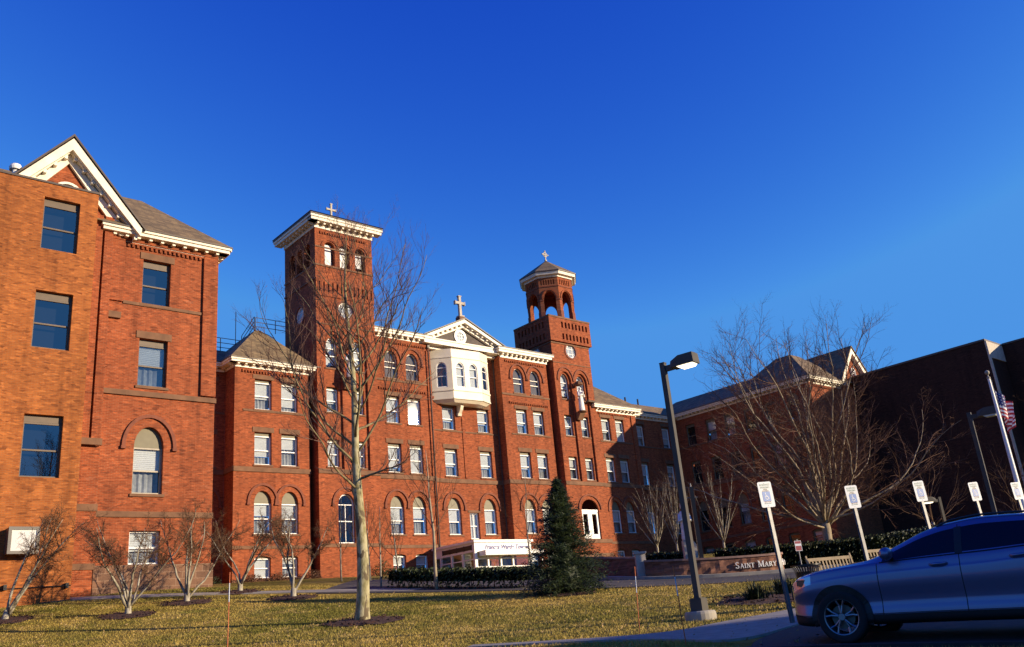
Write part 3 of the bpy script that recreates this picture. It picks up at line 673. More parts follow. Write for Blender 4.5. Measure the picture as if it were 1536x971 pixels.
for ex, sx in ((pl - .1, -1), (pr_ + .1, 1)):
    q = [(ax, az + .08), (ex, pz + .2), (ex, pz + .28), (ax, az + .2)]; m.prism(q if sx > 0 else q[::-1], front(57.65), -9, .05)
build('roof', m, copper, ped)
m = MB(); m.ring(circ(46.4, 26.55, .66, 28), circ(46.4, 26.55, .42, 28), front(58.3), -.02, .08)
for q in (-.14, .14): m.fbox(front(58.3), 46.4 + q - .02, 46.4 + q + .02, 26.17, 26.93, .02, .05); m.fbox(front(58.3), 46.02, 46.78, 26.55 + q - .02, 26.55 + q + .02, .021, .051)
rw = build('round_window', m, white, ped); build('pane', MB().add([front(58.3)(a, z, .015) for a, z in circ(46.4, 26.55, .44, 28)], [tuple(range(28))]), MATS['pale_glass'], rw)
cross('cross', ped, 46.62, 58.3, 28.55, 1.85, .95, .24); m = MB(); m.fbox(front(58.3), 46.3, 46.94, 27.8, 28.42, -.3, .3); build('cross_base', m, stone, ped)
# bay window
bx = [(43.35, 58.8), (44.75, 57.62), (47.7, 57.4), (49.0, 57.95), (49.25, 58.8)]
bm_ = MB(); faces_ = []
for (xa, ya), (xb, yb) in zip(bx, bx[1:]):
    d = Vector((xb - xa, yb - ya, 0)); l = d.length; d.normalize(); nn = Vector((d.y, -d.x, 0)); fr = frame((xa, ya, 0), d, nn); faces_.append((fr, l, d))
    hs = []
    cs = [] if l < 1 else [l / 2] if l < 2.5 else [l * .27, l * .73]
    for c in cs: hs.append(archp(c - .45, c + .45, 21.66, 23.4, 23.9))
    bm_.wall(fr, rect(0, l, 20.62, 25.05), hs, depth=.1)
    bm_.fbox(fr, .0, l, 24.25, 24.36, -.02, .05); bm_.fbox(fr, 0, l, 21.32, 21.44, -.02, .07); bm_.fbox(fr, 0, l, 20.6, 20.72, -.02, .05)
bot = [(x, yy) for x, yy in bx]; c_ = (46.3, 58.8)
bm_.add([(x, yy, 20.62) for x, yy in bot] + [(c_[0] + (x - c_[0]) * .86, 58.8 + (yy - 58.8) * .8, 20.35) for x, yy in bot], [(i + 5, i + 6, i + 1, i) for i in range(4)] + [(9, 8, 7, 6, 5)])
bay = build('bay_window', bm_, bayp, BL)
for (fr, l, d), cs in zip(faces_, ([.5], [.27, .73], [.5], [])):
    for c in cs:
        p = fr(l * c, 0, 0)
        window(BL, p.x, p.y, 21.66, .90, 1.74, rise=.50, archglass=True, style='white', blind=(1 if l > 2.5 else 0), sill=False, rz=math.atan2(d.y, d.x), deep=.06)
m = MB(); F_ = front(58.79)
m.prism([(0, 0), (.25, .05), (.5, .35), (.62, .62), (.62, .82), (0, .82)], frame((46.0 + .15, 58.79, 19.55), (0, -1, 0), (1, 0, 0)), -.3, 0); m.prism([(0, 0), (.2, 0), (.28, .2), (0, .3)], frame((46.0 + .19, 58.79, 19.42), (0, -1, 0), (1, 0, 0)), -.38, 0)
build('bracket', m, bayp, bay)
# ---- main body right (M2)
y = 57.85; F = front(y); xsN = [52.45, 54.5]; H = std_windows(BL, y, xsN, w=1.28, four=True)
m = MB(); m.wall(F, rect(50.36, 56.1, ZG, 25.2), H); shell(m, 50.36, 56.1, 57.85, 60, ZG, 25.2, 'lr'); corbel_row(m, F, 51.0, 55.9, 24.72); corbel_row(m, F, 51.1, 55.9, 20.84)
build('wall', m, brick, BL)
band(BL, [(F, 50.34, 56.12, 13.68, 14.02, .08), (left(50.36), -58.7, -57.85, 13.68, 14.02, .08), (F, 50.34, 56.12, 8.38, 8.62, .06), (F, 50.34, 56.12, 21.62, 21.78, .06), (F, 51.1, 55.8, 18.02, 18.14, .05), (F, 50.34, 56.12, ZG, 6.4, .05)])
cornice('cornice', BL, [(F, 50.5, 56.15)], 25.1, .5, .78)
m = MB(); m.box(37.0, 56.5, 58.4, 70, 25.2, 25.75); build('roof', m, copper, BL)
m = MB(); m.box(56.1, 56.56, 58.7, 60, ZG, 25.0); build('wall', m, brick, BL)
# ---- right tower (T2) with the octagonal belfry
y = 57.3; F = front(y); x0, x1, y1 = 56.56, 61.65, 62.0; LF = left(x0)
bays = [(57.95, 1.05), (60.08, 1.05)]
tm = MB(); BH = [archp(c - .76, c + .76, 14.06, 23.5, 24.5) for c, w in bays]; DH = [archp(58.17, 60.39, 8.86, 11.45, 12.42)]
tm.wall(F, rect(x0, x1, ZG, 27.4), BH + DH + [circ(59.1, 26.62, .74, 24)], depth=.18)
tm.wall(LF, rect(-y1, -y, ZG, 27.4), [circ(-59.6, 26.62, .74, 24)], depth=.2); shell(tm, x0, x1, y, y1, ZG, 27.4, 'rb')
for c, w in bays:
    hs = [hole(c, 14.24, w, 2.1), hole(c, 18.3, w, 1.98), archp(c - w / 2, c + w / 2, 21.85, 23.45, 24.3)]
    tm.wall(F, archp(c - .76, c + .76, 14.06, 23.5, 24.5), hs, depth=.2, d0=-.179)
    window(BL, c, y + .18, 14.24, w, 2.1, panel=.16, blind=.4); window(BL, c, y + .18, 18.3, w, 1.98, panel=.15, blind=.6); window(BL, c, y + .18, 21.85, w, 1.6, rise=.85, archglass=True, blind=.9, style='white')
# flared parapet with slots
px0, px1, py0, py1 = x0 - .16, x1 + .28, y - .22, y1 + .2
SL = [archp(58.0 + i * .47, 58.24 + i * .47, 27.66, 28.2, 28.3, 6) for i in range(8)] + [archp(58.0 + i * .47, 58.24 + i * .47, 28.86, 29.38, 29.48, 6) for i in range(8)]
tm.wall(front(py0), rect(px0, px1, 27.4, 29.95), SL, depth=.16)
SLl = [rect(-61.6 + i * .5, -61.36 + i * .5, z, z + .6) for i in range(8) for z in (27.66, 28.86)]
tm.wall(left(px0), rect(-py1, -py0, 27.4, 29.95), SLl, depth=.14); shell(tm, px0, px1, py0, py1, 27.4, 29.95, 'rb')
for z in (27.4, 29.95): tm.add([(px0, py0, z), (px1, py0, z), (px1, py1, z), (px0, py1, z)], [(0, 1, 2, 3) if z > 29 else (3, 2, 1, 0)])
tm.box(px0 + .3, px1 - .3, py0 + .17, py0 + .3, 27.5, 29.8); tm.box(px0 + .15, px0 + .28, py0 + .3, py1 - .3, 27.5, 29.8)
T2 = build('tower', tm, brick, BL)
band(T2, [(F, x0 - .03, x1 + .03, 27.2, 27.32, .06), (LF, -y1, -y, 27.2, 27.32, .06), (F, x0 - .02, x1 + .02, 13.68, 14.02, .08), (F, x0 - .02, x1 + .02, 8.5, 8.84, .08), (F, x0, x1, 25.25, 25.34, .04), (front(py0), px0 - .03, px1 + .03, 29.8, 29.97, .05), (left(px0), -py1, -py0, 29.8, 29.97, .05), (F, x0, x1, 7.3, 7.6, .05)])
round_window(T2, F, 59.1, 26.62, .72); round_window(T2, LF, -59.6, 26.62, .72)
for c, w in bays:
    m = MB(); m.ring([(c + 1.1 * math.cos(t), 23.55 + 1.4 * math.sin(t)) for t in [math.pi * i / 18 for i in range(19)]], [(c + .98 * math.cos(t), 23.55 + 1.26 * math.sin(t)) for t in [math.pi * i / 18 for i in range(19)]], F, -.02, .09, closed=False)
    build('arch_hood', m, brick_h, T2)
m = MB(); m.fbox(F, 58.2, 60.36, 11.3, 11.5, -.3, -.1); m.fbox(F, 59.2, 59.34, 8.9, 11.3, -.28, -.12)
for a in (58.2, 59.34): m.ring(rect(a, a + 1.0, 8.9, 11.3), rect(a + .2, a + .8, 9.3, 11.1), F, -.26, -.13)
dr = build('door', m, white, BL)
build('pane', MB().add([F(a, z, -.2) for a, z in archp(58.2, 60.36, 8.9, 11.45, 12.4)], [tuple(range(15))]), glass, dr)
m = MB(); m.ring([(59.28 + 1.5 * math.cos(t), 11.5 + 1.38 * math.sin(t)) for t in [math.pi * i / 18 for i in range(19)]], [(59.28 + 1.36 * math.cos(t), 11.5 + 1.24 * math.sin(t)) for t in [math.pi * i / 18 for i in range(19)]], F, -.02, .1, closed=False); build('arch_hood', m, brick_h, dr)
# octagon
oc = (59.5, 59.75); ro = 2.5; om = MB(); zb = 29.95
ang = [math.pi / 8 + k * math.pi / 4 for k in range(8)]
op = [(oc[0] + ro * math.cos(a), oc[1] + ro * math.sin(a)) for a in ang]
stm = MB()
for k in range(8):
    a = op[k]; b = op[(k + 1) % 8]; d = Vector((b[0] - a[0], b[1] - a[1], 0)); l = d.length; d.normalize(); nn = Vector((d.y, -d.x, 0))
    fr = frame((a[0], a[1], 0), d, nn)
    hole_ = archp(.36, l - .36, zb + .02, 32.1, 33.0)
    cb = [rect(.2 + i * .25, .32 + i * .25, 33.66, 34.2) for i in range(6)]
    om.wall(fr, rect(0, l, zb, 33.5), [hole_], depth=.42)
    om.wall(fr, rect(0, l, 33.5, 34.6), [c for c in cb if c[1][0] < l - .1], depth=.1, d0=.0)
    om.fbox(fr, .1, l - .1, 33.55, 34.4, -.2, -.1)
    inner = [(p - .0, q) for p, q in hole_]
    om.wall(frame(fr(0, 0, -.42), d, nn), rect(.17, l - .17, zb, 34.5), [inner], depth=0.001)
    om.ring([(l / 2 + (l / 2 - .16) * math.cos(t), 32.15 + 1.05 * math.sin(t)) for t in [math.pi * i / 14 for i in range(15)]], [(l / 2 + (l / 2 - .28) * math.cos(t), 32.15 + .92 * math.sin(t)) for t in [math.pi * i / 14 for i in range(15)]], fr, -.02, .07, closed=False)
    stm.fbox(fr, -.02, .34, 31.98, 32.12, -.02, .06); stm.fbox(fr, l - .34, l + .02, 31.98, 32.12, -.02, .06); stm.fbox(fr, .0, l, 33.42, 33.52, -.02, .05)
    stm.fbox(fr, -.02, .36, zb, zb + .9, -.02, .05); stm.fbox(fr, l - .36, l + .02, zb, zb + .9, -.02, .05)
om.add([(x, yy, 34.0) for x, yy in op], [tuple(range(7, -1, -1))])
bel = build('belfry', om, brick, BL); build('stone_band', stm, brick_h, bel)
def octring(m, r0_, z0, r1_, z1):
    A = [(oc[0] + r0_ * math.cos(a), oc[1] + r0_ * math.sin(a), z0) for a in ang] + [(oc[0] + r1_ * math.cos(a), oc[1] + r1_ * math.sin(a), z1) for a in ang]
    m.add(A, [(i, (i + 1) % 8, 8 + (i + 1) % 8, 8 + i) for i in range(8)])
m = MB(); octring(m, 2.45, 34.42, 2.60, 34.42); octring(m, 2.60, 34.42, 2.63, 34.58); octring(m, 2.63, 34.58, 2.94, 34.62); octring(m, 2.94, 34.62, 3.02, 34.9); build('cornice', m, cream, bel)
m = MB(); octring(m, 3.02, 34.9, 3.10, 34.9); octring(m, 3.10, 34.9, 3.10, 35.0); build('gutter', m, copper, bel)
m = MB(); octring(m, 3.10, 35.0, .02, 37.2); build('roof', m, slatem, bel)
cross('cross', bel, oc[0], oc[1], 37.3, .95, .75, .09, .28)
# ---- hip block right (E) and recess (F)
y = 57.5; F = front(y); H = std_windows(BL, y, [63.0, 64.98], w=1.22); m = MB(); m.wall(F, rect(61.66, 67.35, ZG, 21.2), H); shell(m, 61.66, 67.35, 57.5, 62, ZG, 21.2, 'r'); m.fbox(F, 66.7, 67.34, 14.06, 20.9, -.02, .1); corbel_row(m, F, 62.1, 66.6, 20.74)
build('wall', m, brick, BL)
band(BL, [(F, 61.66, 67.37, 13.68, 14.02, .08), (F, 61.66, 67.37, 8.42, 8.64, .06), (F, 62, 66.6, 18.0, 18.13, .05)])
cornice('cornice', BL, [(F, 61.7, 67.3)], 21.0, .5, .6)
hip('roof', 60.5, 67.95, 56.95, 66, 21.68, 63.6, 64.9, 61, 64, 25.0)
y = 58.2; F = front(y); H = std_windows(BL, y, [68.75, 72.8], w=1.2, base=False); m = MB(); m.wall(F, rect(67.36, 74.4, ZG, 21.2), H); build('wall', m, brick, BL)
band(BL, [(F, 67.4, 74.3, 13.68, 14.02, .08), (F, 67.4, 74.3, 18.0, 18.13, .05)])
cornice('cornice', BL, [(F, 67.4, 74.3)], 20.95, .4, .55)
hip('roof', 66.5, 86, 57.8, 70, 21.57, 66.5, 86, 60.5, 67, 23.3)
# ---- right wing (W), in shade
F = left(74.4); ysW = [56.2, 53.6, 51.3, 48.9, 46.4, 43.9]; m = MB(); H = []
for i, yy in enumerate(ysW):
    for z, h, rise in ((6.5, 1.3, .14), (9.42, 2.1, .86), (14.2, 2.32, 0), (18.18, 2.2, 0)):
        if i == 5 and z > 17: z, h, rise = 18.0, 2.0, .6
        H.append(hole(-yy, z, 1.2, h, rise)); window(BL, 74.4, yy, z, 1.2, h, rise=rise, panel=.2 if not rise else 0, style='olive', blind=WR.choice([0, 0, 0, .3, .4, 0, .5]), rz=-math.pi / 2, hood=rise > .7, sill=True, dark=True)  # olive frames and sparse blinds put the wing's shade into its windows
m.wall(F, rect(-58.3, -42.0, ZG, 21.3), H); m.add([(74.4, 42, ZG), (91, 42, ZG), (91, 42, 21.8), (74.4, 42, 21.8)], [(0, 1, 2, 3)]); shell(m, 74.4, 91, 42, 62, ZG, 21.3, 'rb')
FW = front(42.0); corbel_row(m, FW, 75.2, 79.4, 20.85); m.fbox(FW, 74.4, 75.1, 14, 21.2, -.02, .1)
m.prism([(80.1, 21.6), (86.3, 21.6), (83.2, 25.2)], front(41.9), -1, 0)
build('wall', m, brick, BL)
band(BL, [(F, -58.2, -42, 13.68, 14.02, .08), (F, -58.2, -42, 8.42, 8.64, .06), (F, -58.2, -42, 18.0, 18.13, .05), (FW, 74.4, 80, 13.68, 14.02, .08)])
cornice('cornice', BL, [(F, -57.6, -42.1), (FW, 74.5, 80.2)], 21.15, .5, .55)
hip('roof', 73.85, 90, 41.45, 62, 21.76, 77.6, 86, 50.5, 60, 24.0); hip('roof', 73.86, 82, 41.46, 50.5, 21.763, 77.9, 79.6, 45.3, 47, 25.3)
m = MB(); g2 = MB()
for sx in (-1, 1):
    b = (83.2 + sx * 3.2, 21.9); q = [(83.2, 25.62), b, (b[0] - sx * .35, b[1] - .2), (83.2, 25.05)]; m.prism(q if sx > 0 else q[::-1], front(41.5), -.4, .0)
    b = (83.2 + sx * 3.35, 21.85); q = [(83.2, 25.7), b, (b[0], b[1] + .12), (83.2, 25.84)]; g2.prism(q if sx > 0 else q[::-1], front(41.4), -8, 0)
build('cornice', m, cream, BL); build('gable_roof', g2, slatem, BL)
window(BL, 83.2, 41.9, 22.6, .8, .6, rise=.4, archglass=True, style='white', blind=.5, sill=False, deep=-.12)
m = MB()
for x, yq, zt in ((42.72, 58.2, 25.2), (50.28, 58.75, 25.0), (56.3, 58.6, 25.0), (67.6, 58.15, 21.0)):
    m.cyl((x, yq - .07, 6.2), (x, yq - .07, zt), .055, n=8); m.box(x - .1, x + .1, yq - .17, yq - .0, zt - .25, zt)
    build('downpipe', m, copper, BL); m = MB()
# roof railings, antenna
m = MB(); RB = [(23.2, 63.0), (26.6, 63.0), (28.2, 62.6), (31.7, 62.6)]
def rail(m, pts, z0, h, n=3, r=.028):
    for a, b in zip(pts, pts[1:]):
        for k in range(n): m.cyl((a[0], a[1], z0[0] + h * (k + 1) / n), (b[0], b[1], z0[1] + h * (k + 1) / n), r, n=5)
        d = math.dist(a, b); q = max(1, int(d / 1.6))
        for i in range(q + 1):
            t = i / q; p = (a[0] + (b[0] - a[0]) * t, a[1] + (b[1] - a[1]) * t); z = z0[0] + (z0[1] - z0[0]) * t; m.cyl((*p, z), (*p, z + h), r * 1.2, n=5)
rail(m, [(23.0, 62.6), (28.1, 62.6)], (23.7, 23.7), 1.15); rail(m, [(28.1, 62.6), (28.3, 60.8)], (24.1, 25.15), 1.15)
m.cyl((27.6, 62.6, 23.7), (27.6, 62.6, 27.2), .03, n=5)
build('roof_railing', m, darkm, BL)
m = MB(); rail(m, [(28.4, 60.8), (31.7, 60.8)], (25.15, 25.15), 1.1); build('roof_railing', m, greym, BL); m = MB(); rail(m, [(38.2, 60.0), (42.2, 60.0)], (25.75, 25.75), 1.05, 2); build('roof_railing', m, greym, BL)
m = MB()
for x in (70.0, 72.0): m.cyl((x, 60.7, 23.2), (x, 60.7, 24.0), .09, n=8)
build('vent_pipe', m, darkm, BL)
# ================================================================ orange brick annex (left), flat dark annex (right)
AN = thing('brick_annex', 'orange brick flat roofed annex at the left edge with brown window frames', 'building', rz=YAW)
y = 41.2; F = front(y); H = []
for z, h, bl in ((20.0, 2.62, 0), (15.25, 2.7, 0), (9.52, 2.72, 0)):
    H.append(hole(9.58, z, 1.56, h)); window(AN, 9.58, y, z, 1.56, h, panel=.32, style='brown', blind=bl, sill=False)
    H.append(hole(4.8, z, 1.56, h)); window(AN, 4.8, y, z, 1.56, h, panel=.32, style='brown', blind=bl, sill=False)
m = MB(); m.wall(F, rect(-14, 11.15, ZG - 1, 23.32), H, depth=.25); shell(m, -14, 11.15, 41.2, 42.05, ZG - 1, 23.32, 'r'); shell(m, -14, 2.2, 41.2, 56, ZG - 1, 23.32, 'lrb'); m.add([(-14, 41.2, 23.3), (11.15, 41.2, 23.3), (11.15, 42.05, 23.3), (-14, 42.05, 23.3)], [(0, 1, 2, 3)]); m.box(-14, 2.2, 42.06, 56, 22.8, 23.29)
build('wall', m, brick_o, AN)
m = MB(); m.fbox(F, -14, 11.2, 23.322, 23.42, -.85, .05); build('coping', m, copper, AN)
m = MB(); m.fbox(F, 8.52, 9.64, 6.32, 7.36, .004, .55); bb = build('basement_window', m, brownp, AN)
m = MB(); m.ring(rect(8.5, 9.66, 6.3, 7.38), rect(8.62, 9.54, 6.42, 7.26), F, .55, .64); build('frame', m, greym, bb); m = MB(); m.fbox(F, 8.6, 9.56, 6.4, 7.28, .56, .6); build('pane', m, blindm, bb)
m = MB(); m.cyl((6.6, 40.95 + .35, 4.95), (11.1, 41.08, 5.05), .025, n=6)
for x in (8.6, 10.9): m.box(x, x + .12, 41.02, 41.19, 4.95, 5.15)
build('conduit', m, darkm, AN)
m = MB(); m.cyl((7.6, 41.85, 23.3), (7.6, 41.85, 24.0), .14); m.lathe([(.26, 0), (.28, .12), (.22, .26), (.08, .32)], 16, (7.6, 41.85, 23.95)); build('roof_vent', m, white, AN)
RA = thing('flat_roofed_building', 'tall flat roofed building, brick darkened for shade, rising at the right edge', 'building', rz=YAW)
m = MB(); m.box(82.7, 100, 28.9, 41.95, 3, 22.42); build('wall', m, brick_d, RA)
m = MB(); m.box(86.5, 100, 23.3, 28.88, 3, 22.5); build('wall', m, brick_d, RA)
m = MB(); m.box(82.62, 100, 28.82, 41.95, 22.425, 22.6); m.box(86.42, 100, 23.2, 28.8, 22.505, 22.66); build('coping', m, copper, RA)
m = MB(); m.box(82.7, 83.0, 28.74, 28.895, 3.5, 22.4); m.box(83.02, 86.4, 28.8, 28.895, 20.9, 22.42); build('sunlit_strip', m, sandst, RA)  # pale boxes paint the sunlight on the corner of the front face
# the hall whose shadow lies over the car park (stands to the right of the frame)
hp = Vector((4.6, 17.3, 2.2)) + SUN * 41
HB = thing('brick_hall', 'low brick hall east of the parking lot', 'building', (hp.x, hp.y, 0), R(22))
m = MB(); m.box(-34, 40, -16, 0, -1, hp.z - .25); build('wall', m, brick, HB); m = MB(); m.box(-34.2, 40.2, -16.2, .0, hp.z - .248, hp.z); build('coping', m, copper, HB)
# ================================================================ entrance pavilion
EP = thing('entrance_pavilion', 'small white glazed entrance porch with blue lettering in front of the building', 'porch', rz=YAW)
ZE = 5.4; y = 53.0; F = front(y); m = MB(); ex0, ex1 = 42.1, 47.75
m.box(ex0, ex1, 53, 58.7, 7.45, 8.12); m.box(ex0 - .12, ex1 + .14, 52.86, 58.7, 8.122, 8.3)
m.box(ex0 + .4, ex1 + .55, 52.2, 52.98, 7.12, 7.48)                    # projecting canopy board
for a in (ex0, 43.3, 44.55, 45.75, ex1 - .3): m.fbox(F, a, a + (.24 if a in (ex0, ex1 - .3) else .13), ZE - 1, 7.45, -.16, -.004)
for a in (-53.2, -54.6, -56.0, -57.4): m.fbox(left(ex0), a, a + .16, ZE - 1, 7.45, -.16, -.004)
for z in (6.9, 6.3): m.fbox(F, ex0 + .2, ex1 - .2, z, z + .07, -.14, -.03); m.fbox(left(ex0), -57.5, -53.2, z, z + .07, -.14, -.03)
m.fbox(F, ex0 + .2, ex1 - .2, ZE - 1, 5.75, -.2, -.02)
m.box(ex1 + .4, ex1 + .5, 52.3, 52.4, ZE - 1, 7.12)
build('frame', m, white, EP)
m = MB(); m.add([F(a, z, -.1) for a, z in rect(ex0 + .1, ex1 - .1, 5.7, 7.44)], [(0, 1, 2, 3)]); m.add([left(ex0)(a, z, -.1) for a, z in rect(-58, -53.1, 5.0, 7.44)], [(0, 1, 2, 3)]); m.add([right(ex1)(a, z, -.1) for a, z in rect(53.1, 58, 5.0, 7.44)], [(0, 1, 2, 3)]); build('pane', m, glass, EP)
m = MB(); m.fbox(left(ex0), -57.0, -53.4, 7.62, 7.95, -.02, .03)
for i in range(5): m.fbox(left(ex0), -57.0 + i * .9, -56.9 + i * .9, 7.6, 7.97, .0, .05)
build('transom', m, darkm, EP)
m = MB(); m.box(43.5, 44.6, 54.2, 54.4, 5, 6.9); m.box(45.6, 46.2, 54.3, 54.5, 5, 7.2); m.box(46.6, 47.2, 55.2, 55.4, 5, 6.6); m.box(42.3, 47.6, 58.2, 58.3, 5, 7.4); build('interior', m, MATS['curtain'], EP)
bluet = simple('blue_letters', (.03, .035, .24), .5, var=.05)
W = lambda fr, a, z, d, A: Matrix(((A.x, 0, A.y, 0), (A.y, 0, -A.x, 0), (0, 1, 0, 0), (0, 0, 0, 1)))
def wall_text(name, txt, size, mat, parent, fr, a, z, d, A, extrude=.006, shear=0, align='CENTER', bold=0):
    p = fr(a, z, d); A = Vector(A).normalized(); n_ = Vector((A.y, -A.x, 0))
    mw = Matrix(((A.x, 0, n_.x, p.x), (A.y, 0, n_.y, p.y), (0, 1, 0, p.z), (0, 0, 0, 1)))
    return text_obj(name, txt, size, mat, parent, mw, extrude, align, shear, bold)
wall_text('lettering', 'Frances Warde Towers', .46, bluet, EP, F, 45.3, 7.76, .012, (1, 0, 0), shear=.3, bold=.016)
# ================================================================ statues on the tower fronts
def statue(name, label, x, y, z, h, group):
    root = thing(name, label, 'statue', Matrix.Rotation(YAW, 4, 'Z') @ Vector((x, y, z)), YAW, group); x = y = z = 0
    m = MB(); prof = [(.30, 0), (.33, .05), (.30, .3), (.26, .45), (.24, .58), (.30, .66), (.29, .75), (.15, .80), (.09, .825)]
    vs = []; n = 18
    for r, t in prof:
        for k in range(n):
            a = 2 * math.pi * k / n; q = r * (1 + .07 * math.sin(6 * a + t * 4)); vs.append((x + q * math.cos(a) * .95, y + q * math.sin(a) * .75, z + t * h))
    m.add(vs, [(i * n + k, i * n + (k + 1) % n, (i + 1) * n + (k + 1) % n, (i + 1) * n + k) for i in range(len(prof) - 1) for k in range(n)])
    hd = [(.03, 0), (.10, .03), (.135, .09), (.14, .15), (.11, .21), (.04, .25)]
    m.lathe([(r * h / 2.5, q * h / 2.5) for r, q in hd], 14, (x, y - .03, z + .82 * h))
    for sx in (-1, 1):                                                 # bent arms with sleeves
        m.tube([(x + sx * .26, y, z + .73 * h), (x + sx * .36, y - .1, z + .56 * h), (x + sx * .10, y - .34, z + .60 * h)], [.10, .11, .07], 8)
    m.tube([(x + .10, y - .34, z + .60 * h), (x - .04, y - .36, z + .66 * h)], [.06, .05], 8); m.lathe([(.02, 0), (.09, .05), (.1, .12), (.04, .19)], 10, (x + .02, y - .32, z + .66 * h))
    build('figure', m, statm, root, smooth=True)
    m = MB(); m.prism([(0, 0), (.15, 0), (.55, .55), (.62, .75), (0, .75)], frame((x + .32, y + .5, z - .78), (0, -1, 0), (1, 0, 0)), -.64, 0); m.lathe([(.42, 0), (.44, .1)], 16, (x, y, z - .11)); build('bracket', m, stone, root)
    m = MB(); m.lathe([(.42, 0), (.42, .2), (.3, .32), (.1, .42)], 8, (x, y + .1, z + h + .04)); m.box(x - .3, x + .3, y + .1, y + .5, z + h + .05, z + h + .3); build('canopy', m, stone, root)
    return root
statue('stone_statue', 'white robed statue on a bracket high on the left square tower', 34.22, 56.75, 20.95, 2.35, 'robed statues on the tower fronts')
statue('stone_statue', 'white robed statue on a bracket high on the right tower with open belfry', 59.05, 56.65, 20.55, 2.5, 'robed statues on the tower fronts')

def rebase(root, base):                                               # put the Empty at the foot of its thing
    b = Vector(base); root.location = Matrix.Rotation(YAW, 4, 'Z') @ b + root.location
    for ch in root.children: ch.location = ch.location - b
rebase(BL, (46, 58, 6.2)); rebase(AN, (9, 41.2, 4.4)); rebase(RA, (84, 29, 6.6)); rebase(EP, (45, 53, 5.5))
# ================================================================ trees and plants
def grow_branch(mb, rng, p, d, length, r, nseg, wander, tropism, nside, tip=.25):
    pts = [p.copy()]; rad = [r]; step = length / nseg; d = d.normalized()
    for i in range(nseg):
        d = (d + Vector((rng.gauss(0, wander), rng.gauss(0, wander), rng.gauss(0, wander) + tropism)) ).normalized()
        p = p + d * step; pts.append(p.copy()); rad.append(r * (1 - (1 - tip) * (i + 1) / nseg))
    mb.tube(pts, rad, nside); return pts, rad
def side_dir(rng, axis, ang, az=None):
    a = axis.orthogonal().normalized(); b = axis.cross(a); t = rng.uniform(0, 2 * math.pi) if az is None else az
    return axis * math.cos(ang) + (a * math.cos(t) + b * math.sin(t)) * math.sin(ang)
def along(pts, t):
    f = t * (len(pts) - 1); i = min(int(f), len(pts) - 2); return pts[i].lerp(pts[i + 1], f - i), (pts[i + 1] - pts[i]).normalized()
def twigs(mb, rng, pts, rad, levels, lvl=0):
    """levels: list of dicts n, len, r, ang, wander, trop, seg, side, t0"""
    if lvl >= len(levels): return
    S = levels[lvl]; n = max(1, int(round(S['n'] * rng.uniform(.75, 1.25))))
    L0 = sum((b - a).length for a, b in zip(pts, pts[1:]))
    for i in range(n):
        t = S['t0'] + (1 - S['t0']) * ((i + rng.random()) / n)
        p, ax = along(pts, t); k = min(len(rad) - 1, int(t * (len(rad) - 1)))
        ln = (S['len'] * L0 if S.get('rel') else S['len']) * rng.uniform(.6, 1.2) * (1.15 - .55 * t)
        r = min(rad[k] * .75, S['r']) * rng.uniform(.8, 1.1)
        d = side_dir(rng, ax, R(rng.gauss(S['ang'], 9)))
        if S.get('up'): d = (d + Vector((0, 0, S['up']))).normalized()
        q, qr = grow_branch(mb, rng, p, d, ln, r, S['seg'], S['wander'], S['trop'], S['side'], .35)
        twigs(mb, rng, q, qr, levels, lvl + 1)
def barkmat(name, a, b_, spots=None, rough=.9):
    m, nt, b = newmat(name)
    mp = N(nt, 'ShaderNodeMapping'); tc = N(nt, 'ShaderNodeTexCoord'); mp.inputs['Scale'].default_value = (1, 1, .4); L(nt, tc.outputs['Object'], mp.inputs[0])
    a = tuple(q * .75 for q in a); b_ = tuple(q * .75 for q in b_)
    f = noisetex(nt, 7, 6, .65, mp.outputs[0]); c = ramp(nt, f, [(.4, a), (.58, b_)])
    if spots: c = mixc(nt, ramp(nt, noisetex(nt, 4.5, 3, .5, mp.outputs[0], .6), [(.54, 0.0), (.58, 1.0)]), c, spots)
    L(nt, c, b.inputs['Base Color']); b.inputs['Roughness'].default_value = rough; b.inputs['Specular IOR Level'].default_value = .2
    bump(nt, b, f, .5, .02); return m
syc = barkmat('sycamore_bark', (.30, .26, .12), (.56, .50, .30), (.13, .10, .06))
sycb = barkmat('grey_brown_bark', (.16, .12, .06), (.32, .26, .14))
redtw = barkmat('reddish_twig_bark', (.11, .055, .045), (.19, .11, .085))
crabb = barkmat('pale_lichen_bark', (.30, .26, .18), (.52, .47, .36), (.13, .10, .07))
crabt = barkmat('brown_twig_bark', (.12, .062, .032), (.20, .115, .065))
limeb = barkmat('pale_grey_bark', (.30, .235, .155), (.48, .39, .27))
limet = barkmat('tan_twig_bark', (.24, .165, .10), (.38, .28, .18))
barkmat('rusty_twigs', (.13, .062, .04), (.23, .13, .08))
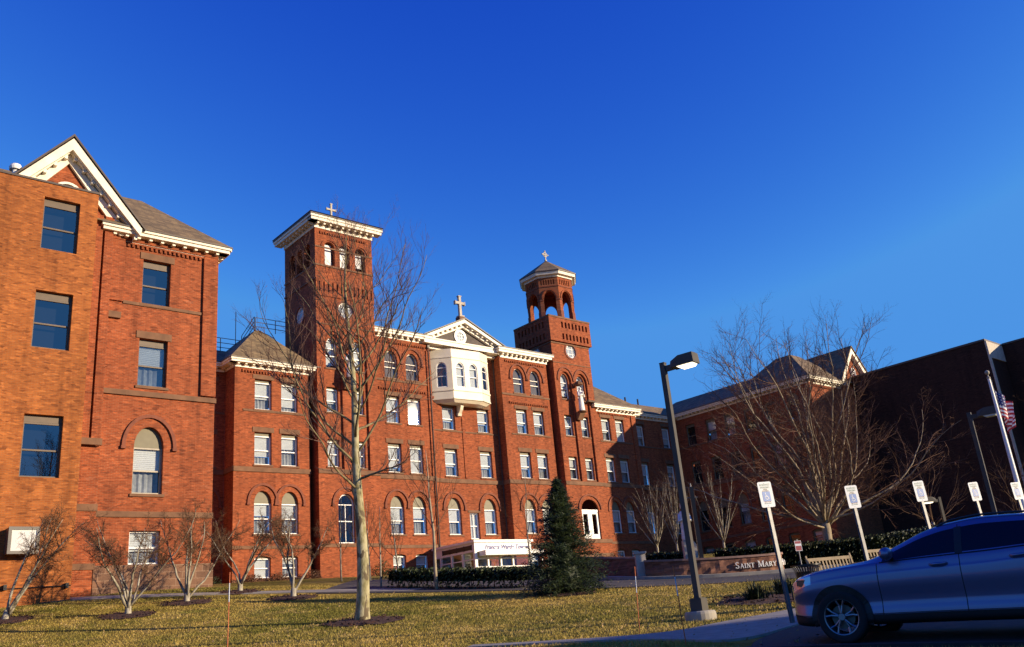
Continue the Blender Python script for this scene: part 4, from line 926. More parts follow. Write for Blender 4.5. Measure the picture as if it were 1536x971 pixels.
def mulch_ring(x, y, r, label, seed):
    rng = random.Random(seed); mb = MB(); n = 26; vs = [(x, y, gmesh(x, y) + .08)]
    for q, zz in ((.6, .06), (1, .012)):
        for k in range(n):
            a = 2 * math.pi * k / n; rr = r * q * rng.uniform(.85, 1.12); px, py = x + rr * math.cos(a), y + rr * math.sin(a); vs.append((px, py, gmesh(px, py) + zz + rng.uniform(0, .02)))
    mb.add(vs, [(0, 1 + k, 1 + (k + 1) % n) for k in range(n)] + [(1 + k, 1 + n + k, 1 + n + (k + 1) % n, 1 + (k + 1) % n) for k in range(n)])
    for k in range(int(160 * r)):
        a = rng.uniform(0, 6.28); rr = r * math.sqrt(rng.random()) * 1.05; px, py = x + rr * math.cos(a), y + rr * math.sin(a); z = gmesh(px, py) + .05; s = rng.uniform(.03, .07); t = rng.uniform(0, 3.14)
        c, q = s * math.cos(t), s * math.sin(t); mb.add([(px - c, py - q, z), (px + c, py + q, z + rng.uniform(-.02, .04)), (px + c * .6 - q * .4, py + q * .6 + c * .4, z + .05)], [(0, 1, 2)])
    return tag(build('mulch_bed', mb, mulch), label, None, kind='structure')
# -- tall sycamore in the middle of the lawn
def sycamore():
    x, y = -5.27, 27.4; z = gz(x, y); rng = random.Random(11)
    root = thing('bare_tree', 'tall bare tree with mottled pale trunk standing alone in the middle of the lawn', 'tree', (x, y, z))
    mb = MB(); pts = []; rad = []; H_ = 12.6; p = Vector((0, 0, -.15)); n = 26
    for i in range(n + 1):
        t = i / n; pts.append(Vector((.10 * math.sin(5 * t + .3) + .05 * math.sin(13 * t), .08 * math.sin(4 * t + 2), -.15 + t * H_))); rad.append((.19 * (1 - t) ** 1.05 + .014) * (1 + .45 * math.exp(-t * 55)))
    mb.tube(pts, rad, 12); build('trunk', mb, syc, root, smooth=True)
    mb = MB(); fine = MB()
    lv = [dict(n=9, len=.40, rel=1, r=.022, ang=42, wander=.11, trop=.05, seg=6, side=4, t0=.18, up=.2), dict(n=7, len=.42, rel=1, r=.010, ang=34, wander=.08, trop=.05, seg=4, side=3, t0=.2, up=.4), dict(n=4, len=.7, rel=1, r=.0075, ang=26, wander=.07, trop=.05, seg=3, side=3, t0=.4, up=.3)]
    az = 0; k = 0; hh = 3.6
    while hh < 12.3:
        t = (hh + .15) / H_; p0, ax = along(pts, t); k += 1; az += 2.4 + rng.gauss(0, .35)
        u = (hh - 3.6) / 8.7
        ln = (5.2 * (1 - u) ** .5 + .8) * rng.uniform(.7, 1.1); el = R(20 + 38 * u ** .9 + rng.gauss(0, 9))
        if hh < 4.6 and k % 2: ln *= .5
        d = Vector((math.cos(az) * math.cos(el), math.sin(az) * math.cos(el), math.sin(el)))
        r = max(.013, .052 * (1 - u) ** .7 * rng.uniform(.75, 1.1))
        q, qr = grow_branch(mb, rng, p0, d, ln, r, 14, .11, .05 + .05 * u, 6, .2)
        twigs(fine, rng, q, qr, lv); hh += .23 + .06 * rng.random()
    build('branches', mb, sycb, root, smooth=True); build('twigs', fine, redtw, root)
    mulch_ring(x + .1, y, 1.15, 'brown bark mulch ring round the tall bare tree', 3)
sycamore()
# -- broad spreading tree on the right
def linden(x, y, seed, H_, spread, name, label, limbs, tr, mats, lv=None):
    z = gz(x, y); rng = random.Random(seed); root = thing(name, label, 'tree', (x, y, z)); mb = MB()
    th = H_ * .155
    pts = [Vector((0.02 * i, 0, -.2 + (th + .2) * i / 5)) for i in range(6)]; mb.tube(pts, [tr * 1.25, tr * 1.02, tr * .95, tr * .92, tr * .95, tr * .8], 12)
    build('trunk', mb, mats[0], root, smooth=True); mb = MB(); fine = MB()
    lv = lv or [dict(n=13, len=.36, rel=1, r=.024, ang=40, wander=.13, trop=.035, seg=6, side=4, t0=.10, up=.15), dict(n=9, len=.42, rel=1, r=.013, ang=42, wander=.14, trop=.03, seg=4, side=3, t0=.10, up=.15), dict(n=5, len=.5, rel=1, r=.010, ang=38, wander=.15, trop=.03, seg=3, side=3, t0=.15)]
    for i in range(limbs):
        az = 2.4 * i + rng.gauss(0, .25); f = (i + .5) / limbs
        el = R(86 - 74 * f ** 1.05 + rng.gauss(0, 5)); ln = (H_ - th) * (1.0 - .30 * f) * rng.uniform(.85, 1.05)
        d = Vector((math.cos(az) * math.cos(el) * spread, math.sin(az) * math.cos(el) * spread, math.sin(el)))
        p0 = pts[-1] + Vector((0, 0, -.35 * rng.random() + (0 if f > .4 else .1)))
        q, qr = grow_branch(mb, rng, p0, d, ln, tr * (.38 - .17 * f), 14, .11, .035, 7, .12); twigs(fine, rng, q, qr, lv)
    build('branches', mb, mats[1], root, smooth=True); build('twigs', fine, mats[2], root); return root
linden(13.6, 42.6, 8, 12.4, 1.25, 'bare_tree', 'broad bare tree with low spreading limbs standing behind the wooden bench', 26, .22, (limeb, limeb, MATS['rusty_twigs']))
# -- small multi-stemmed trees on the left
def crab(x, y, seed, H_, W_, label, lean=0, stems=5):
    z = gz(x, y); rng = random.Random(seed); root = thing('multi_stem_tree', label, 'tree', (x, y, z), group='small multi stemmed trees on the lawn'); mb = MB(); fine = MB()
    lv = [dict(n=8, len=.40, rel=1, r=.018, ang=42, wander=.16, trop=.03, seg=5, side=4, t0=.36, up=.1), dict(n=13, len=.40, rel=1, r=.012, ang=50, wander=.25, trop=.03, seg=4, side=3, t0=.12), dict(n=8, len=.55, rel=1, r=.0085, ang=50, wander=.25, trop=.0, seg=3, side=3, t0=.2)]
    fk = Vector((lean * .3, 0, .38)); mb.tube([(0, 0, -.12), (lean * .1, 0, .12), fk], [.15, .115, .10], 10)
    for i in range(stems):
        az = 6.283 * i / stems + rng.gauss(0, .3); el = R(rng.uniform(58, 78)); ln = (H_ - .4) * rng.uniform(.85, 1.05)
        d = Vector((math.cos(az) * math.cos(el) * W_ + lean, math.sin(az) * math.cos(el) * W_, math.sin(el)))
        q, qr = grow_branch(mb, rng, fk - Vector((0, 0, .08 + .2 * rng.random())), d, ln, rng.uniform(.045, .065), 11, .11, -.025, 7, .14); twigs(fine, rng, q, qr, lv)
    build('stem', mb, crabb, root, smooth=True); build('twigs', fine, crabt, root)
    mulch_ring(x, y, .95, 'mulch bed under ' + label.split(',')[0], seed + 90); return root
crab(-18.9, 32.6, 21, 4.5, .6, 'bare tree leaning before the orange brick annex, at the left edge', .26, 4)
crab(-14.54, 32.72, 22, 3.9, 1.35, 'bare many stemmed tree before the brownstone foundation, widest of its kind', 0, 6)
crab(-13.6, 35.74, 23, 3.9, 1.0, 'bare many stemmed tree beside the corner of the gabled wing', 0, 6)
crab(-12.64, 39.2, 24, 3.9, 1.0, 'bare many stemmed tree beyond the walk, before the dark recess', .05, 5)
crab(-9.55, 36.15, 25, 3.7, 1.0, 'bare few stemmed tree before the basement windows of the hip roofed block', .05, 4)
def sapling(x, y, seed, H_, label, mats=(crabb, crabt), spread=28, n=14, r=.05, clear=.3):
    z = gz(x, y); rng = random.Random(seed); root = thing('young_tree', label, 'tree', (x, y, z)); mb = MB(); fine = MB()
    pts, rad = grow_branch(mb, rng, Vector((0, 0, -.1)), Vector((rng.gauss(0, .03), rng.gauss(0, .03), 1)), H_, r, 10, .03, .03, 7, .15)
    for i in range(n):
        t = clear + (1 - clear) * i / n * .9; p, ax = along(pts, t); d = side_dir(rng, ax, R(spread + rng.gauss(0, 6)), 2.4 * i)
        q, qr = grow_branch(fine, rng, p, d, H_ * (.62 - .42 * t), r * .36 * (1.2 - t), 6, .07, .06, 4, .25)
        twigs(fine, rng, q, qr, [dict(n=7, len=.4, rel=1, r=.008, ang=30, wander=.1, trop=.05, seg=4, side=3, t0=.15, up=.2), dict(n=4, len=.45, rel=1, r=.005, ang=30, wander=.1, trop=.04, seg=2, side=3, t0=.2)])
    build('trunk', mb, mats[0], root, smooth=True); build('twigs', fine, mats[1], root); return root
sapling(-4.05, 37.46, 31, 6.0, 'slender bare tree standing at the left end of the clipped hedge', (limeb, crabt), 34, 15, .085, .38)
sapling(-6.7, 39.8, 32, 3.6, 'small bare sapling left of the two basement windows', n=12)
sapling(-6.2, 42.0, 33, 3.4, 'small bare sapling before the segmental basement windows', n=12, r=.06)
sapling(-8.0, 44.5, 34, 4.0, 'thin bare sapling beside the trunk of the tall tree', n=12)
sapling(-9.6, 45.5, 35, 4.2, 'thin bare sapling before the door of the left square tower', n=12)
sapling(-.2, 49.0, 36, 5.6, 'bare young tree behind the spruce, right of the white porch', (limeb, crabt), 30, 12, .06, .3)
def vase(x, y, seed, H_, sp, label, n=11, mats=(crabb, limet)):
    z = gz(x, y); rng = random.Random(seed); root = thing('columnar_tree', label, 'tree', (x, y, z), group='upright bare trees before the right wing'); mb = MB(); fine = MB()
    pts, rad = grow_branch(mb, rng, Vector((0, 0, -.1)), Vector((0, 0, 1)), H_ * .22, .085, 4, .02, .02, 7, .8)
    for i in range(n):
        az = 2.4 * i; el = R(86 - 30 * sp * (i + .5) / n); d = Vector((math.cos(az) * math.cos(el), math.sin(az) * math.cos(el), math.sin(el)))
        q, qr = grow_branch(mb, rng, pts[-1] - Vector((0, 0, .3 * rng.random())), d, H_ * .78 * rng.uniform(.8, 1.05), .036, 9, .05, .02, 5, .12)
        twigs(fine, rng, q, qr, [dict(n=8, len=.34, rel=1, r=.011, ang=24, wander=.08, trop=.05, seg=5, side=3, t0=.12, up=.3), dict(n=5, len=.4, rel=1, r=.006, ang=24, wander=.08, trop=.04, seg=3, side=3, t0=.15, up=.2)])
    build('trunk', mb, mats[0], root, smooth=True); build('twigs', fine, mats[1], root); return root
vase(7.9, 58.5, 41, 5.4, 1.1, 'bare fan shaped tree before the shaded arched windows, above the low dark wall')
vase(9.0, 57.5, 42, 5.6, .45, 'narrow bare tree just left of the near lamp post')
vase(11.8, 57.0, 43, 5.6, 1.15, 'bare fan shaped tree between the lamp post and the first parking sign')
linden(22.2, 51.0, 44, 6.0, 1.1, 'bare_shrub', 'low bare bushy tree behind the second wooden bench', 12, .10, (crabb, crabt, crabt), [dict(n=7, len=.4, rel=1, r=.016, ang=32, wander=.1, trop=.05, seg=5, side=3, t0=.2, up=.2), dict(n=5, len=.4, rel=1, r=.007, ang=36, wander=.1, trop=.03, seg=3, side=3, t0=.2)])
linden(27.5, 52.0, 45, 5.2, 1.0, 'bare_shrub', 'low bare bushy tree behind the car roof, right of the small lamp', 11, .10, (crabb, crabt, crabt), [dict(n=7, len=.4, rel=1, r=.016, ang=32, wander=.1, trop=.05, seg=5, side=3, t0=.2, up=.2), dict(n=5, len=.4, rel=1, r=.007, ang=36, wander=.1, trop=.03, seg=3, side=3, t0=.2)])
linden(38.0, 60.0, 46, 10.0, 1.0, 'bare_tree', 'large dim bare tree before the dark flat roofed building', 13, .26, (crabt, crabt, crabt))
# -- leaves, hedges and the spruce
def leafmat(name, a, b_):
    m, nt, b = newmat(name); L(nt, ramp(nt, noisetex(nt, 5, 4), [(.3, a), (.7, b_)]), b.inputs['Base Color'])
    b.inputs['Roughness'].default_value = .55; b.inputs['Specular IOR Level'].default_value = .3; return m
hedgem = leafmat('hedge_leaves', (.018, .030, .008), (.050, .060, .016)); sprm = leafmat('spruce_needles', (.010, .020, .006), (.032, .048, .012)); darkl = leafmat('dark_leaves', (.012, .02, .008), (.035, .05, .02))
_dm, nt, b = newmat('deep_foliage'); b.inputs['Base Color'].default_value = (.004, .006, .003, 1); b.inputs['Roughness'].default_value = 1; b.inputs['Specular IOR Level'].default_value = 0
strawm = simple('straw_grass', (.42, .28, .13), .9, var=.3)
def leaf(mb, rng, p, s, nrm=None):
    d = Vector((rng.gauss(0, 1), rng.gauss(0, 1), rng.gauss(0, 1))); d.normalize(); a = d.orthogonal().normalized() * s; b = d.cross(a.normalized()) * s * .55
    mb.add([p - a, p + b * .8, p + a, p - b * .8], [(0, 1, 2, 3)])
def hedge(pts, w, h, label, seed, name='hedge', n=260, mat=None, sparse=0.0):
    rng = random.Random(seed); P = resample([(a, b, 0) for a, b in pts], .25); mb = MB(); st = MB(); x0, y0 = P[0].x, P[0].y
    root = thing(name, label, 'hedge', (x0, y0, gz(x0, y0)))
    zo = gz(x0, y0); tot = len(P) - 1
    for i in range(tot):
        a, b = P[i], P[i + 1]; d = (b - a).normalized(); s = Vector((-d.y, d.x, 0))
        for k in range(n // 4):
            t = rng.random(); q = a.lerp(b, t)
            side = rng.choice([-1, -1, 1, 0, 0]); v = rng.random() ** .8
            if side: off = side * (w / 2) * (1 + rng.gauss(0, .07)); zz = v * h
            else: off = rng.uniform(-w / 2, w / 2); zz = h * (1 + rng.gauss(0, .035))
            if zz < h * .4 and rng.random() < sparse: continue
            if i in (0, tot - 1) and rng.random() < .6: q = (a if i == 0 else b) + d * rng.gauss(0, .12); off = rng.uniform(-w / 2, w / 2); zz = v * h * .97
            p = q + s * off; z = gz(p.x, p.y); leaf(mb, rng, Vector((p.x - x0, p.y - y0, z - zo + zz)), rng.uniform(.05, .10))
        for k in range(2):
            q = a.lerp(b, rng.random()); zz = gz(q.x, q.y) - zo; base = Vector((q.x - x0, q.y - y0, zz)); tip = base + Vector((rng.gauss(0, .12), rng.gauss(0, .12), h * .85))
            st.tube([base, base.lerp(tip, .5) + Vector((rng.gauss(0, .05), rng.gauss(0, .05), 0)), tip], [.02, .016, .008], 4)
    if not sparse:
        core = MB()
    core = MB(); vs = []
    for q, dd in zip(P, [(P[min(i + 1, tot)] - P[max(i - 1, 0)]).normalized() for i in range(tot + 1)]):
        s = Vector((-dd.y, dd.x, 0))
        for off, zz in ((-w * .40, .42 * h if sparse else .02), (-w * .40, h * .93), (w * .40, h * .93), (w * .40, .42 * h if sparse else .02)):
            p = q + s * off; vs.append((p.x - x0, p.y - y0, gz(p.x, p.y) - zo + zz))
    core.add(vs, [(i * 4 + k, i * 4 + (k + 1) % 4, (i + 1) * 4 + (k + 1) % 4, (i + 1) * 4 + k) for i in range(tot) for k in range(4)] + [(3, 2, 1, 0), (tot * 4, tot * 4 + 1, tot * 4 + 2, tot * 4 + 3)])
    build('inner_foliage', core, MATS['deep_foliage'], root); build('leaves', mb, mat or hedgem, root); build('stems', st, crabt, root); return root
hedge([(-6.0, 39.6), (-4.4, 38.6), (-2.2, 37.5), (.35, 36.7)], 1.25, .76, 'long clipped dark hedge in front of the white entrance porch', 51, n=420, sparse=.35)
hedge([(8.3, 42.2), (11.4, 41.3), (14.2, 40.8), (15.2, 40.7)], 1.0, 1.02, 'clipped hedge with sunlit top behind the lettered stone wall', 52, n=300)
hedge([(5.6, 45.2), (7.6, 44.4)], .9, .9, 'short clipped hedge above the dark wall, left of the lamp post', 53, n=300)
hedge([(16.5, 45.5), (21, 47), (27, 49.5), (33, 52)], 1.4, .8, 'added dark hedge standing in for shade behind the second bench and the car', 54, n=620, mat=darkl)  # added hedge; its dark leaves cover sunlit ground to read as shade
def spruce():
    x, y = 1.07, 32.63; z = gz(x, y); rng = random.Random(61); root = thing('spruce_tree', 'dark green conical spruce standing on the lawn before the right tower', 'tree', (x, y, z)); tr = MB(); cr = MB(); H_ = 4.05
    tr.tube([(0, 0, -.1), (0, 0, H_ * .5), (.02, 0, H_ * .98)], [.09, .05, .012], 8); build('trunk', tr, crabt, root)
    h_ = .06
    while h_ < H_ * .985:
        u = h_ / H_; rr = 1.72 * (1 - u) ** .92 * (1 - .18 * math.exp(-u * 14)); rr = max(rr, .06)
        nb = int(9 + 9 * (1 - u))
        for b in range(nb):
            az = rng.uniform(0, 6.283); ln = rr * rng.uniform(.62, 1.24); d = Vector((math.cos(az), math.sin(az), 0)); s = Vector((-d.y, d.x, 0)); lift = rng.uniform(-.05, .2) + .5 * u
            m_ = int(14 + 46 * ln)
            for k in range(m_):
                t = (k + rng.random()) / m_; c = Vector((0, 0, h_)) + d * ln * t + Vector((0, 0, lift * ln * t - .22 * ln * t * t * (1 - u)))
                q = c + s * rng.gauss(0, .10) * (1.2 - t * .6) + Vector((0, 0, rng.gauss(0, .04)))
                nd = (d * rng.uniform(.4, 1) + s * rng.gauss(0, .8) + Vector((0, 0, rng.gauss(.15, .35)))).normalized() * rng.uniform(.06, .13); w = nd.orthogonal().normalized() * .017
                cr.add([q - w, q + w, q + nd], [(0, 1, 2)])
        h_ += .075 - .03 * u
    for k in range(60):
        q = Vector((rng.gauss(0, .012), rng.gauss(0, .012), H_ * rng.uniform(.93, 1.02))); nd = Vector((rng.gauss(0, .06), rng.gauss(0, .06), .06)); cr.add([q + Vector((-.012, 0, 0)), q + Vector((.012, 0, 0)), q + nd], [(0, 1, 2)])
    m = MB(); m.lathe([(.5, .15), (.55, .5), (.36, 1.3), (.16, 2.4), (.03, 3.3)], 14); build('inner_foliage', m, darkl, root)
    build('needles', cr, sprm, root); mulch_ring(x, y, 1.0, 'mulch ring under the dark spruce', 62)
spruce()
def spiky(x, y, seed, label, n=70, ln=.6, mat=None, cat='plant', name='spiky_plant', group=None, wd=.016):
    rng = random.Random(seed); mb = MB()
    for k in range(n):
        az = rng.uniform(0, 6.283); el = R(rng.uniform(25, 85)); d = Vector((math.cos(az) * math.cos(el), math.sin(az) * math.cos(el), math.sin(el))); l = ln * rng.uniform(.6, 1.1); s = Vector((-d.y, d.x, 0)); s = s.normalized() * wd if s.length > 1e-3 else Vector((wd, 0, 0))
        b = Vector((rng.gauss(0, .12), rng.gauss(0, .12), 0)); p1 = b + d * l * .55; p2 = b + d * l + Vector((0, 0, -.25 * l * math.cos(el)))
        mb.add([b - s, b + s, p1 + s * .9, p1 - s * .9, p2], [(0, 1, 2, 3), (3, 2, 4)])
    return tag(build(name, mb, mat or darkl, None, (x, y, gz(x, y))), label, cat, group)
spiky(5.9, 25.4, 71, 'dark spiky evergreen plant in a mulch bed right of the lamp base', 260, .62)
spiky(7.0, 26.6, 72, 'dark spiky plant half hidden behind the first parking sign post', 220, .6)
mulch_ring(6.3, 25.6, 1.5, 'dark mulch bed round the spiky plants', 73)
for i, (x, y, l) in enumerate(((6.55, 42.6, 'tuft of tan ornamental grass left of the pale monument'), (8.25, 42.8, 'tuft of tan ornamental grass right of the pale monument'))):
    spiky(x, y, 75 + i, l, 420, .75, strawm, 'grass tuft', 'ornamental_grass', 'ornamental grass tufts above the wall', .009)
def shrub(x, y, seed, w, h, label, mat=None, n=900):
    rng = random.Random(seed); mb = MB(); root = thing('shrub', label, 'shrub', (x, y, gz(x, y)))
    for k in range(n):
        a = rng.uniform(0, 6.283); r = w * .5 * math.sqrt(rng.random()); zz = h * rng.random() * math.sqrt(max(.05, 1 - (r / (w * .55)) ** 2)); leaf(mb, rng, Vector((r * math.cos(a), r * math.sin(a), zz)), rng.uniform(.03, .07))
    build('leaves', mb, mat or hedgem, root); st = MB()
    for k in range(14): st.tube([(0, 0, 0), (rng.gauss(0, w * .12), rng.gauss(0, w * .12), h * .5), (rng.gauss(0, w * .25), rng.gauss(0, w * .25), h * .95)], [.02, .012, .005], 4)
    build('stems', st, crabt, root)
rusty = leafmat('rusty_leaves', (.07, .03, .018), (.13, .06, .03))
for i, (u, s, w, h, l, mt) in enumerate(((26.6, -57.2, 1.6, .6, 'low rusty shrub under the first basement window of the hip roofed block', rusty), (28.6, -57.2, 1.4, .7, 'low rusty shrub between the basement windows of the hip roofed block', rusty), (31.0, -57.1, 1.3, .8, 'rusty shrub beside the foot of the left square tower', rusty), (24.3, -58.6, 1.6, .8, 'dark shrub in the recess between the wings', darkl), (36.2, -56.4, 1.5, 1.3, 'leafy green shrub at the right foot of the left square tower', hedgem), (37.6, -56.9, 2.2, .7, 'low brown shrub under the first segmental basement window', rusty), (60.6, -56.2, 1.3, 1.1, 'brown shrub at the foot of the right tower', rusty))):
    x, y = us(u, s); shrub(x, y, 80 + i, w, h, l, mt)
# grass blades over the near lawn
rng = random.Random(99)
def poly_in(x, y, P): return inside((x, y), P)
NOGRASS = [[(-1.4, 19.3), (.6, 18.5), (2.04, 18.0), (2.88, 18.4), (3.37, 19.2), (4.65, 20.6), (6.04, 21.9), (12, 27), (14.2, 25.3), (24, 33), (30, 20), (14, 5), (8.2, 9.15), (4.25, 12.2), (2.7, 13.3), (2.9, 14.6), (2.2, 16.4), (1.5, 17.3), (.6, 18.0), (-1.5, 18.9)]]
NB = 300000; r_ = np.random.RandomState(4); yy_ = 10.5 + 32 * r_.rand(NB) ** 1.35; xx_ = (-.70 + 1.32 * r_.rand(NB)) * yy_
ii = np.clip(np.searchsorted(xs, xx_) - 1, 0, nx - 2); jj = np.clip(np.searchsorted(ys, yy_) - 1, 0, ny - 2); Zg_ = ZZ.reshape(ny, nx)
fx_ = (xx_ - xs[ii]) / (xs[ii + 1] - xs[ii]); fy_ = (yy_ - ys[jj]) / (ys[jj + 1] - ys[jj])
zz_ = (Zg_[jj, ii] * (1 - fx_) + Zg_[jj, ii + 1] * fx_) * (1 - fy_) + (Zg_[jj + 1, ii] * (1 - fx_) + Zg_[jj + 1, ii + 1] * fx_) * fy_
mb = MB()
for k in range(NB):
    x, y, z = float(xx_[k]), float(yy_[k]), float(zz_[k])
    if x > -2 and y < 34 and poly_in(x, y, NOGRASS[0]): continue
    if x > -9 and y > 33 and y > 35.2 - .2 * x: continue
    if y > 37 and x < -9 and abs(y - 38.6) < .7: continue
    h_ = rng.uniform(.02, .06) * (1.3 if y < 17 else 1); a = rng.uniform(0, 6.283); w = .004 + .00026 * y; c, s = math.cos(a) * w, math.sin(a) * w
    mb.v += [(x - c, y - s, z), (x + c, y + s, z), (x + rng.gauss(0, .025), y + rng.gauss(0, .025), z + h_)]; q = len(mb.v); mb.f.append((q - 3, q - 2, q - 1)); mb.m.append(0)
bladem, nt, b = newmat('grass_blades'); L(nt, mixc(nt, 1, grass_colour(nt, 1.25), ramp(nt, noisetex(nt, 40, 2, .7), [(.3, (.6, .6, .6)), (.7, (1.3, 1.3, 1.3))]), 'MULTIPLY'), b.inputs['Base Color']); b.inputs['Roughness'].default_value = .9
tag(build('grass', mb, bladem), 'short dry grass blades over the near lawn', None, kind='stuff')
# fallen leaves strewn on the lawn
rng = random.Random(77); mb = MB()
for k in range(2600):
    y = 13 + 26 * rng.random(); x = rng.uniform(-.66, .3) * y; leaf(mb, rng, Vector((x, y, gmesh(x, y) + .03)), rng.uniform(.02, .05))
tag(build('leaf_litter', mb, strawm), 'pale fallen leaves scattered over the lawn', None, kind='stuff')
# ================================================================ garden walls with lettering
wallblk = brickmat('split_face_block', (.26, .12, .075), (.17, .075, .05), (.10, .055, .04), (.33, .17, .11), bw=.42, rh=.2, darkstain=.4)
capm = simple('block_coping', (.36, .22, .17), .9, var=.25, scale=4)
def garden_wall(pts, h, label, group, seed, name='garden_wall', t=.34):
    rng = random.Random(seed); P = resample(smoothline([(a, b, 0) for a, b in pts], 2), .14); x0, y0 = P[0].x, P[0].y; zo = gz(x0, y0)
    root = thing(name, label, 'wall', (x0, y0, zo), 0, group); mb = MB(); vs = []; rows = 7; n = len(P)
    for i, q in enumerate(P):
        d = (P[min(i + 1, n - 1)] - P[max(i - 1, 0)]).normalized(); s = Vector((d.y, -d.x, 0)); g = gz(q.x, q.y) - zo
        for k in range(rows):
            f = k / (rows - 1); b = .0 if k in (0, rows - 1) else rng.uniform(-.035, .03)
            p = q + s * b; vs.append((p.x - x0, p.y - y0, g - .15 + f * (h + .15)))
        p = q - s * t
        vs += [(p.x - x0, p.y - y0, g + h), (p.x - x0, p.y - y0, g - .2)]
    w = rows + 2
    mb.add(vs, [(i * w + k, (i + 1) * w + k, (i + 1) * w + k + 1, i * w + k + 1) for i in range(n - 1) for k in range(w - 1)] + [tuple(range(w - 1, -1, -1)), tuple((n - 1) * w + k for k in range(w))])
    build('blocks', mb, wallblk, root)
    cp = MB(); vs = []
    for i, q in enumerate(P):
        d = (P[min(i + 1, n - 1)] - P[max(i - 1, 0)]).normalized(); s = Vector((d.y, -d.x, 0)); g = gz(q.x, q.y) - zo + h
        for off, zz in ((.05, .003), (.05, .085), (-t - .05, .085), (-t - .05, .003)): p = q + s * off; vs.append((p.x - x0, p.y - y0, g + zz))
    cp.add(vs, [(i * 4 + k, (i + 1) * 4 + k, (i + 1) * 4 + (k + 1) % 4, i * 4 + (k + 1) % 4) for i in range(n - 1) for k in range(4)] + [(3, 2, 1, 0), tuple((n - 1) * 4 + k for k in range(4))])
    build('coping', cp, capm, root); return root, P, (x0, y0, zo)
GWP = [(4.6, 38.75), (5.6, 38.3), (7.0, 38.1), (8.6, 38.1), (9.9, 38.25), (10.35, 38.5), (10.5, 39.4)]
gw_, GP, go_ = garden_wall(GWP, .72, 'curved rough stone wall with raised white serif lettering beside the drive', 'garden walls', 1)
g2_, _, _ = garden_wall([(1.3, 44.0), (2.2, 42.6), (3.2, 40.9), (4.45, 39.3)], .85, 'low dark rough stone wall in shade right of the spruce, with a pale end pillar', 'garden walls', 2)
m = MB(); m.box(-.2, .22, -.2, .22, -.2, 1.05); m.box(-.25, .27, -.25, .27, 1.052, 1.14)
ox, oy = 4.5 - 1.3, 39.2 - 44.0; build('pillar', m, sandst, g2_, (ox, oy, gz(4.5, 39.2) - gz(1.3, 44.0)))
def glyph(ch):
    """thick and thin strokes of a roman capital: list of quads in a box of height 1"""
    T, t, s = .16, .07, .06; q = []
    def st(x0, y0, x1, y1, w): q.append([(x0 - w / 2, y0), (x0 + w / 2, y0), (x1 + w / 2, y1), (x1 - w / 2, y1)])
    def ser(x, y, w=.34): q.append([(x - w / 2, y - s / 2 + (s / 2 if y < .5 else -s / 2)), (x + w / 2, y - s / 2 + (s / 2 if y < .5 else -s / 2)), (x + w / 2, y + s / 2 + (s / 2 if y < .5 else -s / 2)), (x - w / 2, y + s / 2 + (s / 2 if y < .5 else -s / 2))])
    def hb(x0, x1, y, w=.07): q.append([(x0, y - w / 2), (x1, y - w / 2), (x1, y + w / 2), (x0, y + w / 2)])
    def arc(cx, cy, rx, ry, a0, a1, w0, w1, n=12):
        P = []
        for i in range(n + 1):
            a = R(a0 + (a1 - a0) * i / n); f = abs(math.cos(a)); w = w0 + (w1 - w0) * f; P.append(((cx + rx * math.cos(a), cy + ry * math.sin(a)), (cx + (rx - w) * math.cos(a), cy + (ry - w * .8) * math.sin(a))))
        for (a, b), (c, d) in zip(P, P[1:]): q.append([a, c, d, b])
    W_ = .7
    if ch == 'I': st(.2, 0, .2, 1, T); ser(.2, 0); ser(.2, 1); W_ = .4
    elif ch == 'A': st(.12, 0, .42, 1, t); st(.72, 0, .42, 1, T); hb(.22, .62, .33); ser(.12, 0, .26); ser(.72, 0, .3); W_ = .84
    elif ch == 'N': st(.14, 0, .14, 1, t); st(.7, 0, .7, 1, t); q.append([(.10, 1), (.27, 1), (.74, 0), (.60, 0)]); ser(.14, 0, .26); ser(.1, 1, .22); ser(.7, 1, .26); W_ = .84
    elif ch == 'T': st(.38, 0, .38, 1, T); hb(.02, .74, .965); ser(.38, 0); st(.04, .78, .04, 1, .05); st(.72, .78, .72, 1, .05); W_ = .76
    elif ch == 'M': st(.14, 0, .14, 1, t); st(.9, 0, .9, 1, T); q.append([(.10, 1), (.27, 1), (.57, .05), (.47, .0)]); q.append([(.47, 0), (.57, .05), (.9, 1), (.82, 1)]); ser(.14, 0, .26); ser(.9, 0); ser(.1, 1, .22); ser(.94, 1, .24); W_ = 1.06
    elif ch == 'R': st(.18, 0, .18, 1, T); ser(.18, 0); hb(.06, .4, .965); hb(.2, .4, .5); arc(.38, .74, .3, .26, -90, 90, .07, .15); q.append([(.34, .5), (.5, .5), (.84, 0), (.66, 0)]); W_ = .82
    elif ch == 'Y': st(.4, 0, .4, .5, T); ser(.4, 0); q.append([(.32, .5), (.48, .5), (.22, 1), (.04, 1)]); q.append([(.37, .45), (.48, .5), (.74, 1), (.66, 1)]); ser(.13, 1, .3); ser(.7, 1, .24); W_ = .8
    elif ch == 'H': st(.18, 0, .18, 1, T); st(.72, 0, .72, 1, T); hb(.2, .7, .52); [ser(a, b) for a in (.18, .72) for b in (0, 1)]; W_ = .92
    elif ch == 'E': st(.18, 0, .18, 1, T); hb(.04, .62, .965); hb(.18, .52, .52); hb(.04, .66, .035); st(.62, .78, .62, 1, .05); st(.65, 0, .65, .24, .05); W_ = .72
    elif ch == 'O': arc(.44, .5, .42, .53, 0, 360, .07, .17, 24); W_ = .88
    elif ch == 'S': arc(.34, .74, .26, .28, 20, 270, .08, .13); arc(.34, .25, .29, .27, -160, 90, .08, .14); st(.56, .74, .56, .97, .05); st(.06, .03, .06, .26, .05); W_ = .7
    return q, W_
